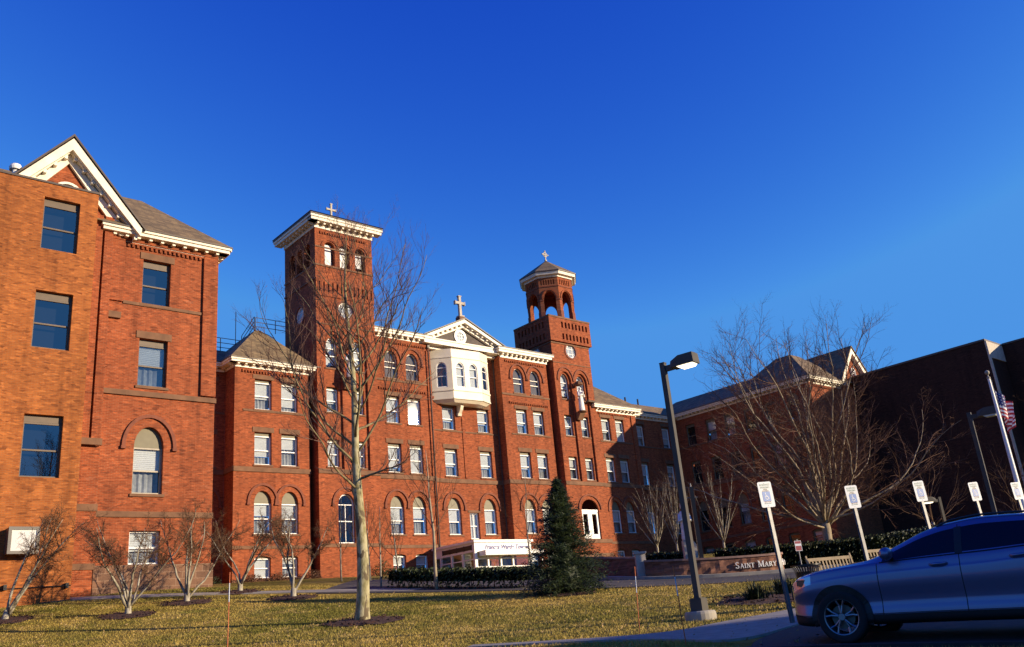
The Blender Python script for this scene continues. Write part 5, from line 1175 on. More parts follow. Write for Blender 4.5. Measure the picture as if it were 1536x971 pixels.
def place_on(P, s):
    acc = 0
    for a, b in zip(P, P[1:]):
        l = (b - a).length
        if acc + l >= s: d = (b - a).normalized(); return a + d * (s - acc), d
        acc += l
    return P[-1], (P[-1] - P[-2]).normalized()
whitel = simple('white_letters', (.82, .80, .74), .5, var=.04)
def lettering(words, s0, h0, zbase, parent, P, org):
    s = s0
    for word in words:
        mb = MB()
        for i, ch in enumerate(word):
            h = h0 if i == 0 else h0 * .76; q, w = glyph(ch); p, d = place_on(P, s + w * h / 2); nn = Vector((d.y, -d.x, 0)); g = gz(p.x, p.y)
            fr = frame((p.x - org[0], p.y - org[1], g - org[2] + zbase), d, nn)
            for poly in q:
                a = sum(poly[k][0] * poly[(k + 1) % 4][1] - poly[(k + 1) % 4][0] * poly[k][1] for k in range(4)); poly = poly if a > 0 else poly[::-1]
                mb.prism([((x - w / 2) * h, z * h) for x, z in poly], fr, .03, .085)
            s += w * h + .02
        build('lettering', mb, whitel, parent); s += .13
lettering(['SAINT', 'MARY', 'HOME'], 3.72, .25, .30, gw_, GP, go_)
# ================================================================ lamps
lensm, nt, b = newmat('lit_lamp_lens'); b.inputs['Base Color'].default_value = (.9, .85, .7, 1); b.inputs['Emission Color'].default_value = (1, .86, .6, 1); b.inputs['Emission Strength'].default_value = 1.6
lensd = simple('lamp_lens', (.55, .60, .58), .3, var=.05)
def lamp(x, y, H_, label, az, lens, s=1.0, base=True, name='street_lamp', group='shoebox street lamps'):
    z = gz(x, y); root = thing(name, label, 'street lamp', (x, y, z), az, group)
    if base:
        m = MB(); m.lathe([(.36, -.3), (.36, .12), (.345, .17), (.32, .19)], 24); build('footing', m, concw, root)
        m = MB(); m.box(-.15, .15, -.15, .15, .19, .46); m.box(-.13, .13, -.13, .13, .462, .48); build('base_cover', m, MATS['bronze_paint'], root)
    m = MB(); w = .065 * s; m.box(-w, w, -w, w, .1, H_); m.box(-w - .006, w + .006, -w - .006, w + .006, H_ + .002, H_ + .02); m.box(-.03, .03, -w - .004, -w - .001, .62, .8); build('pole', m, MATS['bronze_paint'], root)
    m = MB(); m.box(w + .002, w + .22 * s, -.045 * s, .045 * s, H_ - .22 * s, H_ - .08 * s); build('arm', m, MATS['bronze_paint'], root)
    m = MB(); a0, a1, b_ = w + .2 * s, w + .86 * s, .17 * s
    v = [(a0, -b_, H_ - .2 * s), (a1, -b_, H_ - .2 * s), (a1, b_, H_ - .2 * s), (a0, b_, H_ - .2 * s), (a0, -b_ * .55, H_ - .02), (a0 + .25 * s, -b_ * .95, H_ + .06 * s), (a1 - .02, -b_ * .95, H_ + .06 * s), (a1 - .02, b_ * .95, H_ + .06 * s), (a0 + .25 * s, b_ * .95, H_ + .06 * s), (a0, b_ * .55, H_ - .02)]
    m.add(v, [(3, 2, 1, 0), (0, 1, 6, 5), (0, 5, 4), (1, 2, 7, 6), (2, 3, 8, 7), (3, 9, 8), (3, 0, 4, 9), (4, 5, 8, 9), (5, 6, 7, 8)]); hd = build('lamp_head', m, MATS['bronze_paint'], root)
    m = MB(); m.prism([(a0 + .16 * s, H_ - .2 * s), (a0 + .24 * s, H_ - .255 * s), (a1 - .12 * s, H_ - .255 * s), (a1 - .05 * s, H_ - .2 * s)][::1], frame((0, 0, 0), (1, 0, 0), (0, -1, 0)), -b_ * .78, b_ * .78); build('lens', m, lens, hd); return root
simple('bronze_paint', (.11, .10, .085), .6, var=.12, spec=.15)
lamp(3.675, 21.5, 6.12, 'tall square dark street lamp on a round concrete footing by the sidewalk', R(-38), lensm)
lamp(19.24, 38.0, 5.55, 'dark square street lamp rising behind the parked car near the flagpole', R(-38), lensd, 1.25)
lamp(18.9, 42.0, 2.25, 'small distant lamp among bare bushes before the dark building', R(190), lensm, .9, False)
# slim post between the near lamp and the monument
z = gz(6.95, 38.35); root = thing('lamp_post', 'slim black post with a small crossbar beside the pale monument', 'post', (6.95, 38.35, z)); m = MB(); m.box(-.17, .17, -.17, .17, -.1, .22); m.box(-.085, .085, -.085, .085, .222, 3.75); build('pole', m, darkm, root)
m = MB(); m.cyl((-.22, 0, 3.3), (.22, 0, 3.3), .025, n=6); m.cyl((0, 0, 3.75), (0, 0, 3.9), .03, n=6); build('crossbar', m, galv, root)
# monument with a white figure
z = gz(7.35, 43.2); root = thing('monument', 'white figure on a pale stone pedestal behind the garden wall', 'monument', (7.35, 43.2, z)); m = MB(); m.prism([(-.30, 0), (.30, 0), (.30, 1.25), (.12, 1.5), (-.30, 1.5)], frame((0, 0, 0), (1, 0, 0), (0, -1, 0)), -.28, .28); build('pedestal', m, sandst, root)
m = MB(); m.lathe([(.24, 1.5), (.26, 1.6), (.22, 2.0), (.20, 2.4), (.24, 2.65), (.20, 2.82), (.08, 2.9), (.07, 2.95), (.12, 3.02), (.13, 3.12), (.10, 3.22), (.03, 3.27)], 18, (-.05, 0, 0)); 
for sx in (-1, 1): m.tube([(-.05 + sx * .2, 0, 2.72), (-.05 + sx * .27, -.1, 2.4), (-.05 + sx * .04, -.26, 2.45)], [.08, .08, .05], 8)
build('figure', m, statm, root, smooth=True)
# ================================================================ parking signs
symb = simple('sign_blue', (.018, .17, .62), .4, var=.03); signw = simple('sign_white', (.56, .60, .66), .5, var=.04); signg = simple('sign_pale_green', (.26, .42, .30), .5, var=.05); signt = simple('sign_tan', (.48, .40, .24), .5, var=.05); signo = simple('sign_orange', (.55, .30, .14), .5, var=.05)
def parking_sign(x, y, zt, label, rz, lean, S=1.06):
    z = gz(x, y); root = thing('parking_sign', label, 'sign', (x, y, z), rz, 'reserved parking signs along the lot'); root.rotation_euler = (0, lean, rz); H_ = (zt - z) / S; root.scale = (S, S, S)
    m = MB(); w = .021
    m.box(-w, w, -.022, -.018, -.2, H_ - .05); m.box(-w - .012, -w, -.022, .012, -.2, H_ - .05); m.box(w, w + .012, -.022, .012, -.2, H_ - .05); m.box(-w - .03, -w - .012, .008, .012, -.2, H_ - .05); m.box(w + .012, w + .03, .008, .012, -.2, H_ - .05)
    build('post', m, galv, root)
    F_ = frame((0, -.027, H_), (1, 0, 0), (0, -1, 0)); pw, ph, r = .152, .457, .035
    def rr(w_, z0, z1, r): return [(c[0] + r * math.cos(R(a)), c[1] + r * math.sin(R(a))) for c, a0 in (((w_ - r, z0 + r), -90), ((w_ - r, z1 - r), 0), ((-w_ + r, z1 - r), 90), ((-w_ + r, z0 + r), 180)) for a in range(a0, a0 + 91, 18)]
    m = MB(); m.prism(rr(pw, -ph, 0, r), F_, 0, .003); m.cyl(F_(0, -.03, 0), F_(0, -.03, .008), .008, n=8); m.cyl(F_(0, -ph + .03, 0), F_(0, -ph + .03, .008), .008, n=8); pl_ = build('plate', m, signw, root)
    m = MB(); m.prism(rect(-.086, .086, -.350, -.178), F_, .004, .0055); build('symbol_panel', m, symb, pl_)
    m = MB(); cz = -.26; m.prism(circ(-.018, cz + .052, .012, 12), F_, .006, .0075)
    def bar(p, q, w_): d = Vector((q[0] - p[0], q[1] - p[1])).normalized(); s_ = Vector((-d.y, d.x)) * w_; m.prism([(p[0] + s_.x, p[1] + s_.y), (p[0] - s_.x, p[1] - s_.y), (q[0] - s_.x, q[1] - s_.y), (q[0] + s_.x, q[1] + s_.y)], F_, .006, .0075)
    bar((-.018, cz + .036), (-.012, cz - .008), .008); bar((-.014, cz + .014), (.018, cz + .012), .005); bar((-.014, cz - .008), (.022, cz - .010), .007); bar((.022, cz - .008), (.036, cz - .044), .007); bar((.034, cz - .044), (.05, cz - .040), .006)
    arc = [(-.004 + .04 * math.cos(R(a)), cz - .022 + .04 * math.sin(R(a))) for a in range(125, 340, 15)]; ar2 = [(-.004 + .029 * math.cos(R(a)), cz - .022 + .029 * math.sin(R(a))) for a in range(125, 340, 15)]
    m.ring(ar2, arc, F_, .006, .0075, closed=False); build('wheelchair_symbol', m, signw, pl_)
    for t_, zz, s_, mt in (('RESERVED', -.058, .05, signg), ('PARKING', -.104, .05, signg), ('PERMIT', -.140, .03, signt), ('REQUIRED', -.166, .03, signt), ('VIOLATORS', -.362, .028, signo), ('WILL BE FINED', -.39, .024, signg)):
        wall_text('lettering', t_, s_, mt, pl_, F_, 0, zz, .0045, (1, 0, 0), .0006)
    return root
# ================================================================ flagpole and flag
z = gz(18.33, 34.0); root = thing('flagpole', 'tall white flagpole rising behind the parked car', 'flagpole', (18.33, 34.0, z))
m = MB(); m.cyl((0, 0, -.2), (0, 0, 6.45), .11, .05, 14); build('pole', m, white, root, smooth=False); m = MB(); m.lathe([(.06, 6.45), (.07, 6.5), (.03, 6.55), (.02, 6.61)], 12); m.lathe([(.01, 6.6), (.07, 6.64), (.09, 6.7), (.07, 6.76), (.01, 6.8)], 12); build('finial', m, MATS['tan_frame_paint'], root)
m = MB(); m.cyl((.09, -.02, 1.0), (.07, -.02, 6.4), .006, n=4); build('halyard', m, signw, root)
FLAGZ = 5.95; redm = simple('flag_red', (.62, .03, .04), .8, var=.05); blum = simple('flag_blue', (.03, .04, .20), .8, var=.05); fwh = simple('flag_white', (.80, .78, .76), .8, var=.04)
mb = MB(); nu, nv = 40, 26; fw_, fh = 1.9, 1.05
def flagp(u, v):   # u along the fly, v down the hoist; hangs in folds
    droop = u ** 1.3 * .62; x = (.10 + u * fw_ * .40 + .05 * math.sin(u * 17 + v * 2)); yv = .20 * math.sin(u * 13 + v * 1.2) * (.15 + u) ; return Vector((x - .18 * v * u - .35 * (u > .55) * (u - .55), yv - .05, -v * fh - droop + .05 * math.sin(u * 9)))
vs = [flagp(i / nu, j / nv) for j in range(nv + 1) for i in range(nu + 1)]
for j in range(nv):
    for i in range(nu):
        blue = i < nu * .4 and j < nv * 7 / 13
        star = blue and (i % 3 == 1) and (j % 3 == 1); mb.mi = 2 if blue and not star else (1 if star else (0 if (j * 13 // nv) % 2 == 0 else 1))
        mb.f.append((j * (nu + 1) + i, j * (nu + 1) + i + 1, (j + 1) * (nu + 1) + i + 1, (j + 1) * (nu + 1) + i)); mb.m.append(mb.mi)
mb.v = [tuple(v) for v in vs]
fl = build('flag', mb, [redm, fwh, blum], None, (18.33, 34.0, z + FLAGZ), R(28), smooth=True); tag(fl, 'red white and blue flag with stars and stripes hanging in folds from the pole', 'flag')
# ================================================================ benches, litter bin, little signs and stakes
woodm = simple('pale_bench_wood', (.46, .34, .19), .7, var=.2, scale=6)
def bench(x, y, rz, label):
    z = gz(x, y); root = thing('wooden_bench', label, 'bench', (x, y, z), rz, 'wooden slatted benches'); W_ = 1.5
    m = MB(); m.box(-W_ / 2, W_ / 2, -.25, -.19, .36, .42)
    for i in range(5): m.box(-W_ / 2, W_ / 2, -.26 + i * .1, -.18 + i * .1, .422, .45)
    build('seat', m, woodm, root)
    m = MB(); tl = lambda zz: .22 + (zz - .45) * .22
    m.add([(x_, tl(zz) + d, zz) for x_, zz, d in [(-W_ / 2, .84, 0), (W_ / 2, .84, 0), (W_ / 2, .93, 0), (-W_ / 2, .93, 0), (-W_ / 2, .84, .04), (W_ / 2, .84, .04), (W_ / 2, .93, .04), (-W_ / 2, .93, .04)]], [(0, 1, 2, 3), (7, 6, 5, 4), (3, 2, 6, 7), (0, 4, 5, 1), (0, 3, 7, 4), (1, 5, 6, 2)])
    m.add([(x_, tl(zz) + d, zz) for x_, zz, d in [(-W_ / 2, .5, 0), (W_ / 2, .5, 0), (W_ / 2, .56, 0), (-W_ / 2, .56, 0), (-W_ / 2, .5, .04), (W_ / 2, .5, .04), (W_ / 2, .56, .04), (-W_ / 2, .56, .04)]], [(0, 1, 2, 3), (7, 6, 5, 4), (3, 2, 6, 7), (0, 4, 5, 1), (0, 3, 7, 4), (1, 5, 6, 2)])
    for i in range(13):
        a = -W_ / 2 + .09 + i * (W_ - .18) / 12; m.add([(a + sx * .022, tl(zz) + d, zz) for d in (.008, .03) for sx, zz in ((-1, .56), (1, .56), (1, .84), (-1, .84))], [(0, 1, 2, 3), (7, 6, 5, 4), (0, 3, 7, 4), (1, 5, 6, 2)])
    build('backrest', m, woodm, root)
    for sx in (-1, 1):
        m = MB(); X = sx * (W_ / 2 - .03)
        m.tube([(X, .24, 0), (X, .22, .45), (X, tl(1.0) + .02, 1.0)], [.04, .04, .03], 4); m.tube([(X, -.24, 0), (X, -.24, .66)], [.04, .04], 4); build('leg', m, woodm, root)
        m = MB(); m.box(X - .04, X + .04, -.30, .27, .662, .70); build('armrest', m, woodm, root)
    return root
bench(8.75, 27.0, R(14), 'pale slatted wooden bench beside the litter bin, before the broad tree')
bench(11.2, 29.0, R(14), 'pale slatted wooden bench half hidden behind the car windscreen pillar')
x, y = 6.5, 22.3; z = gz(x, y); root = thing('litter_bin', 'round black slatted metal litter bin with flared rim in front of the bench', 'litter bin', (x, y, z)); m = MB()
for k in range(32):
    a = 2 * math.pi * k / 32; c, s = math.cos(a), math.sin(a); pr = [(.25, .08), (.27, .5), (.275, .76), (.30, .86), (.35, .93)]
    tw = .016; t_ = Vector((-s, c, 0)) * tw; P = [Vector((r * c, r * s, zz)) for r, zz in pr]; m.add([p - t_ for p in P] + [p + t_ for p in P], [(i, i + 5, i + 6, i + 1) for i in range(4)])
build('slats', m, darkm, root); m = MB()
for r, zz in ((.27, .1), (.272, .55), (.36, .93)): m.ring([(r * math.cos(t), r * math.sin(t)) for t in [2 * math.pi * i / 32 for i in range(32)]], [((r - .02) * math.cos(t), (r - .02) * math.sin(t)) for t in [2 * math.pi * i / 32 for i in range(32)]], lambda a, b, d: Vector((a, b, d)), zz, zz + .035)
build('rim', m, darkm, root); m = MB(); m.lathe([(.235, .06), (.245, .8)], 24); build('liner', m, simple('bin_liner', (.012, .012, .012), .6), root)
redS = simple('red_sign', (.30, .02, .05), .5, var=.05); x, y = 10.1, 35.2; z = gz(x, y) - .1; root = thing('red_notice_sign', 'small dark red and white notice on a thin post behind the litter bin', 'sign', (x, y, z), R(15)); m = MB(); m.cyl((0, 0, 0), (0, 0, 1.42), .022, n=8); build('post', m, galv, root)
m = MB(); m.box(-.14, .14, -.034, -.026, .98, 1.36); pl_ = build('plate', m, redS, root); m = MB(); m.box(-.14, .14, -.037, -.0345, 1.17, 1.25); m.ring(rect(-.14, .14, .98, 1.36), rect(-.125, .125, .995, 1.345), front(0), .0346, .037); build('white_band', m, signw, pl_)
orm = simple('orange_marker', (.75, .16, .03), .6, var=.05)
def stake(x, y, H_, lx, label, rad=.0095):
    z = gz(x, y); root = thing('marker_stake', label, 'marker stake', (x, y, z), 0, 'orange driveway marker stakes'); root.rotation_euler = (0, lx, 0)
    m = MB(); m.cyl((0, 0, -.1), (0, 0, H_ * .62), rad, n=6); m.cyl((0, 0, H_ * .86), (0, 0, H_), rad, n=6); build('rod', m, orm, root); m = MB(); m.cyl((0, 0, H_ * .62), (0, 0, H_ * .86), rad * 1.04, n=6); build('reflective_band', m, signw, root)
stake(-7.54, 22.49, 1.85, R(1), 'orange and white stake in the lawn left of the tall bare tree', .012)
stake(1.88, 18.06, 1.3, R(3), 'thin orange stake between the spruce and the lamp footing', .008)
stake(2.30, 15.2, 1.25, R(-1.5), 'orange and white stake just left of the lamp footing', .009)
stake(-5.9, 39.0, .9, 0, 'short orange stake at the left end of the hedge', .012)
# ================================================================ parked car
def interp(tab):
    X = np.array([a for a, b in tab], float); Yv = np.array([b for a, b in tab], float); o = np.argsort(X); X = X[o]; Yv = Yv[o]
    h = np.diff(X); d = np.diff(Yv) / h; mm = np.zeros(len(X)); mm[0] = d[0]; mm[-1] = d[-1]
    for i in range(1, len(X) - 1):
        if d[i - 1] * d[i] > 0: w1 = 2 * h[i] + h[i - 1]; w2 = h[i] + 2 * h[i - 1]; mm[i] = (w1 + w2) / (w1 / d[i - 1] + w2 / d[i])
    def f(x):
        x = min(max(x, X[0]), X[-1]); i = min(int(np.searchsorted(X, x, 'right') - 1), len(X) - 2); t = (x - X[i]) / h[i]
        return float((2 * t ** 3 - 3 * t * t + 1) * Yv[i] + (t ** 3 - 2 * t * t + t) * h[i] * mm[i] + (-2 * t ** 3 + 3 * t * t) * Yv[i + 1] + (t ** 3 - t * t) * h[i] * mm[i + 1])
    return f
zb = interp([(2.24, .36), (2.15, .25), (1.8, .22), (0, .24), (-1.8, .25), (-2.25, .40)])
wd = interp([(2.24, .50), (2.18, .66), (2.05, .78), (1.8, .865), (1.35, .895), (.8, .885), (0, .885), (-1.2, .895), (-1.8, .87), (-2.15, .79), (-2.25, .68)])
zs = interp([(2.24, .70), (2.15, .80), (1.9, .89), (1.5, .955), (1.0, 1.0), (.6, 1.02), (-.5, 1.06), (-1.6, 1.12), (-2.25, 1.05)])
zt = interp([(2.24, .73), (2.15, .84), (1.95, .935), (1.6, 1.00), (1.1, 1.065), (.95, 1.09), (.55, 1.255), (.15, 1.425), (-.15, 1.50), (-.6, 1.545), (-1.2, 1.53), (-1.75, 1.46), (-2.05, 1.25), (-2.22, 1.05), (-2.25, 1.0)])
wr = interp([(2.24, .40), (2.0, .62), (1.5, .70), (1.0, .72), (.55, .685), (.0, .62), (-.6, .605), (-1.5, .60), (-2.25, .62)])
NT = 44
def section(x):
    w, b_, s_, t_, r_ = wd(x), zb(x), zs(x), zt(x), wr(x); lo = b_ + .12; mid = b_ + (s_ - b_) * .55
    er = t_ - (.075 if t_ - s_ > .2 else .02 + .055 * max(0, (t_ - s_ - .05)) / .15)
    er = max(er, s_ + .012)
    P = [(0, b_), (w * .82, b_), (w * .965, b_ + .05), (w * .985, lo + .05), (w * .955, lo + .17), (w, mid + .08), (w * 1.0, s_ - .14), (w * .985, s_ - .10), (w * .955, s_), ((w * .955 + r_) / 2 + .035 * (t_ - s_), (s_ + er) / 2), (r_, er), (r_ * .84, t_ - .018), (r_ * .45, t_ - .002), (0, t_)]
    return P
def loft_pt(x, t):
    P = section(x); f = t * (len(P) - 1); i = min(int(f), len(P) - 2); u = f - i
    p0 = P[max(i - 1, 0)]; p1 = P[i]; p2 = P[i + 1]; p3 = P[min(i + 2, len(P) - 1)]
    k = .6
    def cr(a, b, c, d): return b + .5 * k * (c - a) * u * 1.0 + ((3 * (c - b)) - k * (c - a) - .5 * k * (d - b)) * u * u + ((-2 * (c - b)) + .5 * k * (c - a) + .5 * k * (d - b)) * u ** 3
    return cr(p0[0], p1[0], p2[0], p3[0]), cr(p0[1], p1[1], p2[1], p3[1])
PT = 13
carp, nt, b = newmat('silver_blue_car_paint'); b.inputs['Base Color'].default_value = (.15, .14, .27, 1); b.inputs['Metallic'].default_value = .6; b.inputs['Roughness'].default_value = .36; b.inputs['Coat Weight'].default_value = 1; b.inputs['Coat Roughness'].default_value = .04
seamm = simple('door_seam', (.01, .01, .012), .7); cglass, nt, b = newmat('dark_car_glass'); b.inputs['Base Color'].default_value = (.008, .009, .012, 1); b.inputs['Roughness'].default_value = .05; b.inputs['Specular IOR Level'].default_value = .32
blackp = simple('black_plastic', (.014, .014, .016), .6, var=.1); tyrem = simple('tyre_rubber', (.016, .016, .017), .85, var=.2, bmp=.2); rimm, nt, b = newmat('alloy'); b.inputs['Base Color'].default_value = (.24, .24, .27, 1); b.inputs['Metallic'].default_value = .85; b.inputs['Roughness'].default_value = .35
headg, nt, b = newmat('headlight_glass'); b.inputs['Base Color'].default_value = (.55, .56, .6, 1); b.inputs['Metallic'].default_value = .6; b.inputs['Roughness'].default_value = .1; b.inputs['Coat Weight'].default_value = 1
amber = simple('amber_reflector', (.55, .09, .02), .2, var=.05)
CAR_HEAD = math.atan2(.60, -.80); WX = 1.34
wp = Vector((4.16, 13.0)); hd = Vector((math.cos(CAR_HEAD), math.sin(CAR_HEAD))); ln_ = Vector((-hd.y, hd.x))
cp_ = wp - hd * WX - ln_ * .80; CZ = gz(4.16, 13.0) + .03
CAR = thing('parked_car', 'silver blue estate car parked in shade at the lower right corner', 'car', (cp_.x, cp_.y, 0), CAR_HEAD)
_rz = gz(*(wp - hd * 2.76)); _pt = math.asin((CZ - _rz - .03) / 2.76); CAR.location.z = CZ - WX * math.sin(_pt); CAR.rotation_euler = (0, -_pt, CAR_HEAD)
SEAMS = [.78, -.27, -1.22]; g_ = .006
base = list(np.arange(2.24, -2.2501, -.045)); sx_ = sorted(set([round(float(v), 4) for v in base if all(abs(v - s) > .02 for s in SEAMS)] + [round(s + q, 4) for s in SEAMS for q in (-g_, g_)]), reverse=True)
TT = [k / NT for k in range(NT + 1)]
grid = {}
for i, x in enumerate(sx_):
    for k, t in enumerate(TT):
        yv, zv = loft_pt(x, t); xx = x
        if x > 1.7: xx = x + .0
        # bow the nose: outer points further back
        xx -= .20 * max(0, (x - 1.6) / .64) * (yv / max(.3, wd(x))) ** 2 * .6
        # door sculpting
        grid[i, k] = Vector((xx, yv, zv))
def fidx(k): return (k + .5) / NT * PT
body = MB(); door = [MB(), MB()]; wind = MB(); sidew = MB(); hl = MB(); wheels_x = [WX, -1.42]; WRr = .385
def cellcls(i, k):
    x = (sx_[i] + sx_[i + 1]) / 2; f = fidx(k); c = (grid[i, k] + grid[i + 1, k + 1]) / 2
    for wx in wheels_x:
        if f < 8 and c.y > .45 and math.hypot(c.x - wx, c.z - .345) < WRr: return 'hole'
    if any(abs(x - s) < g_ for s in SEAMS) and 2.6 < f < 10 and (x < .7 or f < 8.1): return 'seam'
    if 8.25 < f < 9.75 and -1.98 < x < .70:
        if zt(x) - zs(x) > .16: return 'side'
    if f > 10.6 and .04 < x < .95: return 'wind'
    if f > 9.9 and -1.55 > x > -2.2 and f > 10.6: return 'rear'
    if 1.72 < c.x < 2.2 and 6.3 < f < 8.6 and c.y > .42 and c.z > .60: return 'head'
    if 2.6 < f < 8.25 and -.27 < x < .78: return 'door0'
    if 2.6 < f < 8.25 and -1.22 < x < -.27: return 'door1'
    if f < 2.6: return 'sill'
    return 'body'
def emit(mb_, i, k, off=0):
    P = [grid[i, k], grid[i + 1, k], grid[i + 1, k + 1], grid[i, k + 1]]
    return P
acc = {}
for i in range(len(sx_) - 1):
    for k in range(NT): acc.setdefault(cellcls(i, k), []).append((i, k))
def part(cls, sides=(1, -1), matidx=None):
    mb_ = MB(); vid = {}
    for c in cls if isinstance(cls, (list, tuple)) else [cls]:
        for i, k in acc.get(c, []):
            for s in sides:
                q = []
                for a, b_ in ((i, k), (i, k + 1), (i + 1, k + 1), (i + 1, k)):
                    key = (a, b_, s)
                    if key not in vid: p = grid[a, b_]; vid[key] = len(mb_.v); mb_.v.append((p.x, p.y * s, p.z))
                    q.append(vid[key])
                mb_.f.append(tuple(q if s < 0 else q[::-1])); mb_.m.append(0 if c not in ('seam', 'sill') else 1)
    return mb_
build('body', part(['body', 'seam', 'sill', 'rear']), [carp, seamm], CAR, smooth=True)
for d_ in ('door0', 'door1'):
    for s in (1, -1):
        D = build('door', part(d_, (s,)), carp, CAR, smooth=True)
        x0 = -.12 if d_ == 'door0' else -1.08
        m = MB(); pts = []
        for j in range(7):
            xx = x0 + .22 * j / 6 - .0; yy, zz = loft_pt(xx, 7.25 / PT); b_ = .045 * math.sin(math.pi * j / 6); pts.append((xx, s * (yy + .004 + b_), zz))
        m.tube(pts, [.016, .02, .021, .021, .021, .02, .016], 8); build('handle', m, carp, D, smooth=True)
[build('side_window', part('side', (s,)), cglass, CAR, smooth=True) for s in (1, -1)]; build('windshield', part('wind'), cglass, CAR, smooth=True)
for s in (1, -1):
    H_ = build('headlight', part('head', (s,)), headg, CAR, smooth=True)
    m = MB(); yy, zz = loft_pt(1.86, 7.3 / PT); m.box(1.80, 1.93, s * (yy - .05), s * (yy - .002), zz - .05, zz + .03) if s > 0 else m.box(1.80, 1.93, -(yy - .002), -(yy - .05), zz - .05, zz + .03); build('indicator', m, amber, H_)
    m = MB(); m.lathe([(.045, 0), (.05, .02), (.03, .04)], 14); f_ = build('fog_light', m, headg, CAR, (2.02, s * .62, .42)); f_.rotation_euler = (0, R(80), 0)
    # wheel arch cladding
    for wx in wheels_x:
        m = MB(); o1 = []; o2 = []
        A_ = [R(a) for a in range(-18, 199, 6)]; yv = wd(wx)
        def surf_y(x, z):
            best = .8
            for t in range(60):
                yy, zz = loft_pt(x, (1.6 + 6.4 * t / 59) / PT)
                if zz >= z: return yy
                best = yy
            return best
        pr = []
        for a in A_:
            for rr_ in (WRr - .055, WRr + .035):
                X = wx + rr_ * math.cos(a); Z = .345 + rr_ * math.sin(a); Z = max(Z, .2); pr.append((X, s * (surf_y(X, Z) + .012), Z))
        n_ = len(A_); m.add(pr, [((2 * j, 2 * j + 1, 2 * j + 3, 2 * j + 2) if s < 0 else (2 * j + 2, 2 * j + 3, 2 * j + 1, 2 * j)) for j in range(n_ - 1)])
        pr2 = [(x, yv_ if False else s * .45, z) for x, yv_, z in pr[0::2]]; k0 = len(m.v); m.add([p for p in pr[0::2]] + pr2, [(j, j + 1, n_ + j + 1, n_ + j) for j in range(n_ - 1)])
        build('wheel_arch', m, blackp, CAR)
    m = MB(); yy, zz = loft_pt(.62, 8.3 / PT); m.lathe([(.02, -.11), (.075, -.09), (.085, 0), (.075, .09), (.02, .11)], 14); M_ = build('wing_mirror', m, carp, CAR, (.60, s * (yy + .11), zz + .09), smooth=True); M_.rotation_euler = (R(90), 0, 0)
    m = MB(); m.tube([(.58, s * (yy - .02), zz + .03), (.6, s * (yy + .08), zz + .05)], [.03, .025], 8); build('mirror_arm', m, blackp, CAR)
    m = MB(); pts = []
    for j in range(22):
        xx = .0 - 1.75 * j / 21; yy, zz = loft_pt(xx, 10.6 / PT); e = min(1, j / 2, (21 - j) / 2); pts.append((xx, s * (yy - .01), zz + .005 + .035 * e))
    m.tube(pts, [.014] * 22, 6); build('roof_rail', m, blackp, CAR)
    m = MB(); pts = []
    for j in range(30):                                                  # window trim line
        xx = .74 - 2.7 * j / 29; yy, zz = loft_pt(xx, 8.16 / PT); pts.append((xx, s * (yy + .003), zz))
    m.tube(pts, [.008] * 30, 5); build('window_trim', m, blackp, CAR)
    for px_ in (-.27, -1.2):                                             # door pillars
        m = MB(); P = [];
        for j in range(8):
            t = (8.2 + 1.6 * j / 7) / PT
            for q in (.045, -.045): yy, zz = loft_pt(px_ + q, t); P.append((px_ + q, s * (yy + .004), zz))
        m.add(P, [((2 * j, 2 * j + 2, 2 * j + 3, 2 * j + 1) if s > 0 else (2 * j + 1, 2 * j + 3, 2 * j + 2, 2 * j)) for j in range(7)]); build('door_pillar', m, blackp, CAR)
# lower cladding and bumper
m = MB()
for s in (1, -1):
    P = []
    for j in range(40):
        xx = 2.15 - 4.3 * j / 39
        for t in (1.0, 2.75): yy, zz = loft_pt(xx, t / PT); P.append((grid_x := xx - .20 * max(0, (xx - 1.6) / .64) * .5, s * (yy + .008), zz))
    keep = [j for j in range(39) if all(abs(2.15 - 4.3 * (j + .5) / 39 - w) > .36 for w in wheels_x)]
    m.add(P, [((2 * j, 2 * j + 1, 2 * j + 3, 2 * j + 2) if s < 0 else (2 * j + 2, 2 * j + 3, 2 * j + 1, 2 * j)) for j in keep])
build('lower_cladding', m, blackp, CAR)
m = MB(); m.box(-1.9, 1.9, -.6, .6, .26, .5); m.box(-1.9, .9, -.72, .72, .5, .9); build('underbody', m, seamm, CAR)
m = MB()
for s in (1, -1): m.box(2.16, 2.235, s * .19 - .11, s * .19 + .11, .60, .76)
build('grille', m, blackp, CAR)
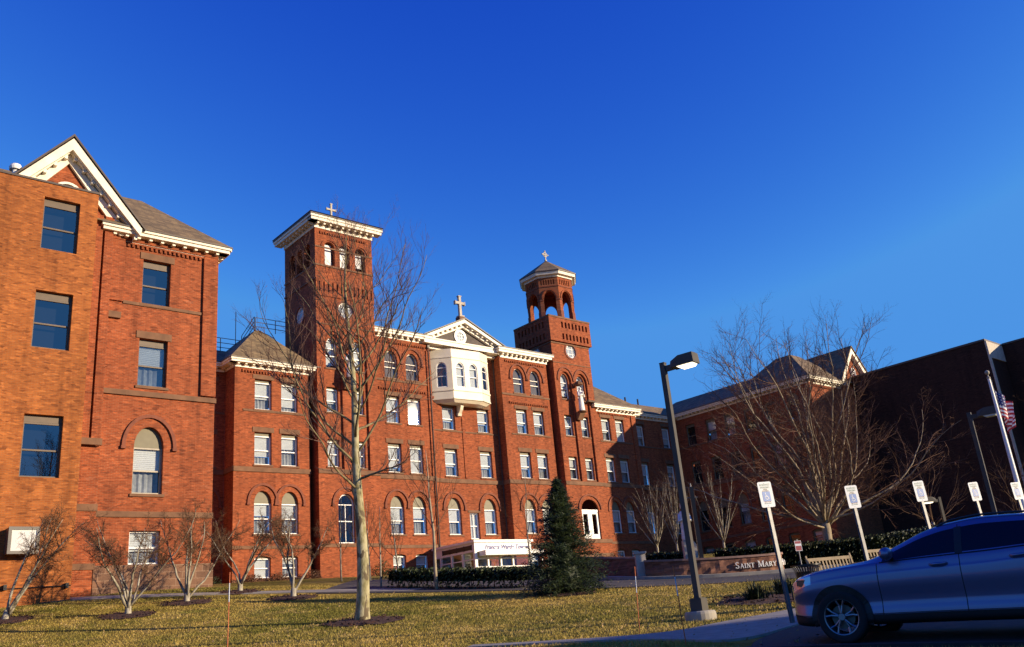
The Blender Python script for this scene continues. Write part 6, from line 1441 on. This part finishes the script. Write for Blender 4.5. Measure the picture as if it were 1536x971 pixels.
def wheel(x, s):
    root = link('wheel', None, CAR, (x, s * .80, .345)); root.rotation_euler = (0, 0, 0)
    m = MB(); prof = [(.235, -.10), (.30, -.112), (.335, -.10), (.345, -.06), (.345, .06), (.335, .10), (.30, .112), (.235, .10)]; n = 40
    vs = [(r * math.cos(2 * math.pi * k / n), q, r * math.sin(2 * math.pi * k / n)) for r, q in prof for k in range(n)]
    m.add(vs, [(i * n + k, i * n + (k + 1) % n, (i + 1) * n + (k + 1) % n, (i + 1) * n + k) for i in range(len(prof) - 1) for k in range(n)]); T = mesh_of('wheel', m, tyrem, True); bpy.data.objects.remove(root)
    root = link('wheel', T, CAR, (x, s * .80, .345))
    m = MB(); prof = [(.238, .105), (.225, .10), (.215, .04), (.20, -.08)]; vs = [(r * math.cos(2 * math.pi * k / n), s * q, r * math.sin(2 * math.pi * k / n)) for r, q in prof for k in range(n)]
    m.add(vs, [(i * n + k, i * n + (k + 1) % n, (i + 1) * n + (k + 1) % n, (i + 1) * n + k) for i in range(3) for k in range(n)])
    for k in range(5):
        for dd in (-.17, .17):
            a = 2 * math.pi * k / 5 + .3; b1 = Vector((math.cos(a + dd * .35), 0, math.sin(a + dd * .35))); e = Vector((math.cos(a + dd * 1.5), 0, math.sin(a + dd * 1.5))); m.tube([b1 * .05 + Vector((0, s * .075, 0)), (b1 + e) * .5 * .15 + Vector((0, s * .07, 0)), e * .222 + Vector((0, s * .085, 0))], [.017, .014, .017], 6)
    m.cyl((0, s * .05, 0), (0, s * .095, 0), .055, .045, 18); build('rim', m, rimm, root)
    m = MB(); m.cyl((0, s * .0, 0), (0, s * .02, 0), .16, n=24); build('brake_disc', m, greym, root)
for x in wheels_x:
    for s in (1, -1): wheel(x, s)
for i, (x, y, zt_, lab, le) in enumerate(((4.614, 17.3, 3.89, 'reserved wheelchair parking sign nearest, its post standing clear left of the car', -2.5), (7.06, 19.6, 3.945, 'reserved wheelchair parking sign rising over the bonnet, in front of the broad tree', -2.5), (9.44, 21.7, 4.156, 'reserved wheelchair parking sign above the car windscreen, third from the left', -3), (11.80, 23.9, 4.25, 'reserved wheelchair parking sign above the car roof, left of the dark lamp', -3), (13.9, 25.8, 4.35, 'reserved wheelchair parking sign beside the white flagpole, farthest right', -3))):
    parking_sign(x, y, zt_, lab, R(24 if i == 0 else 20), R(le))
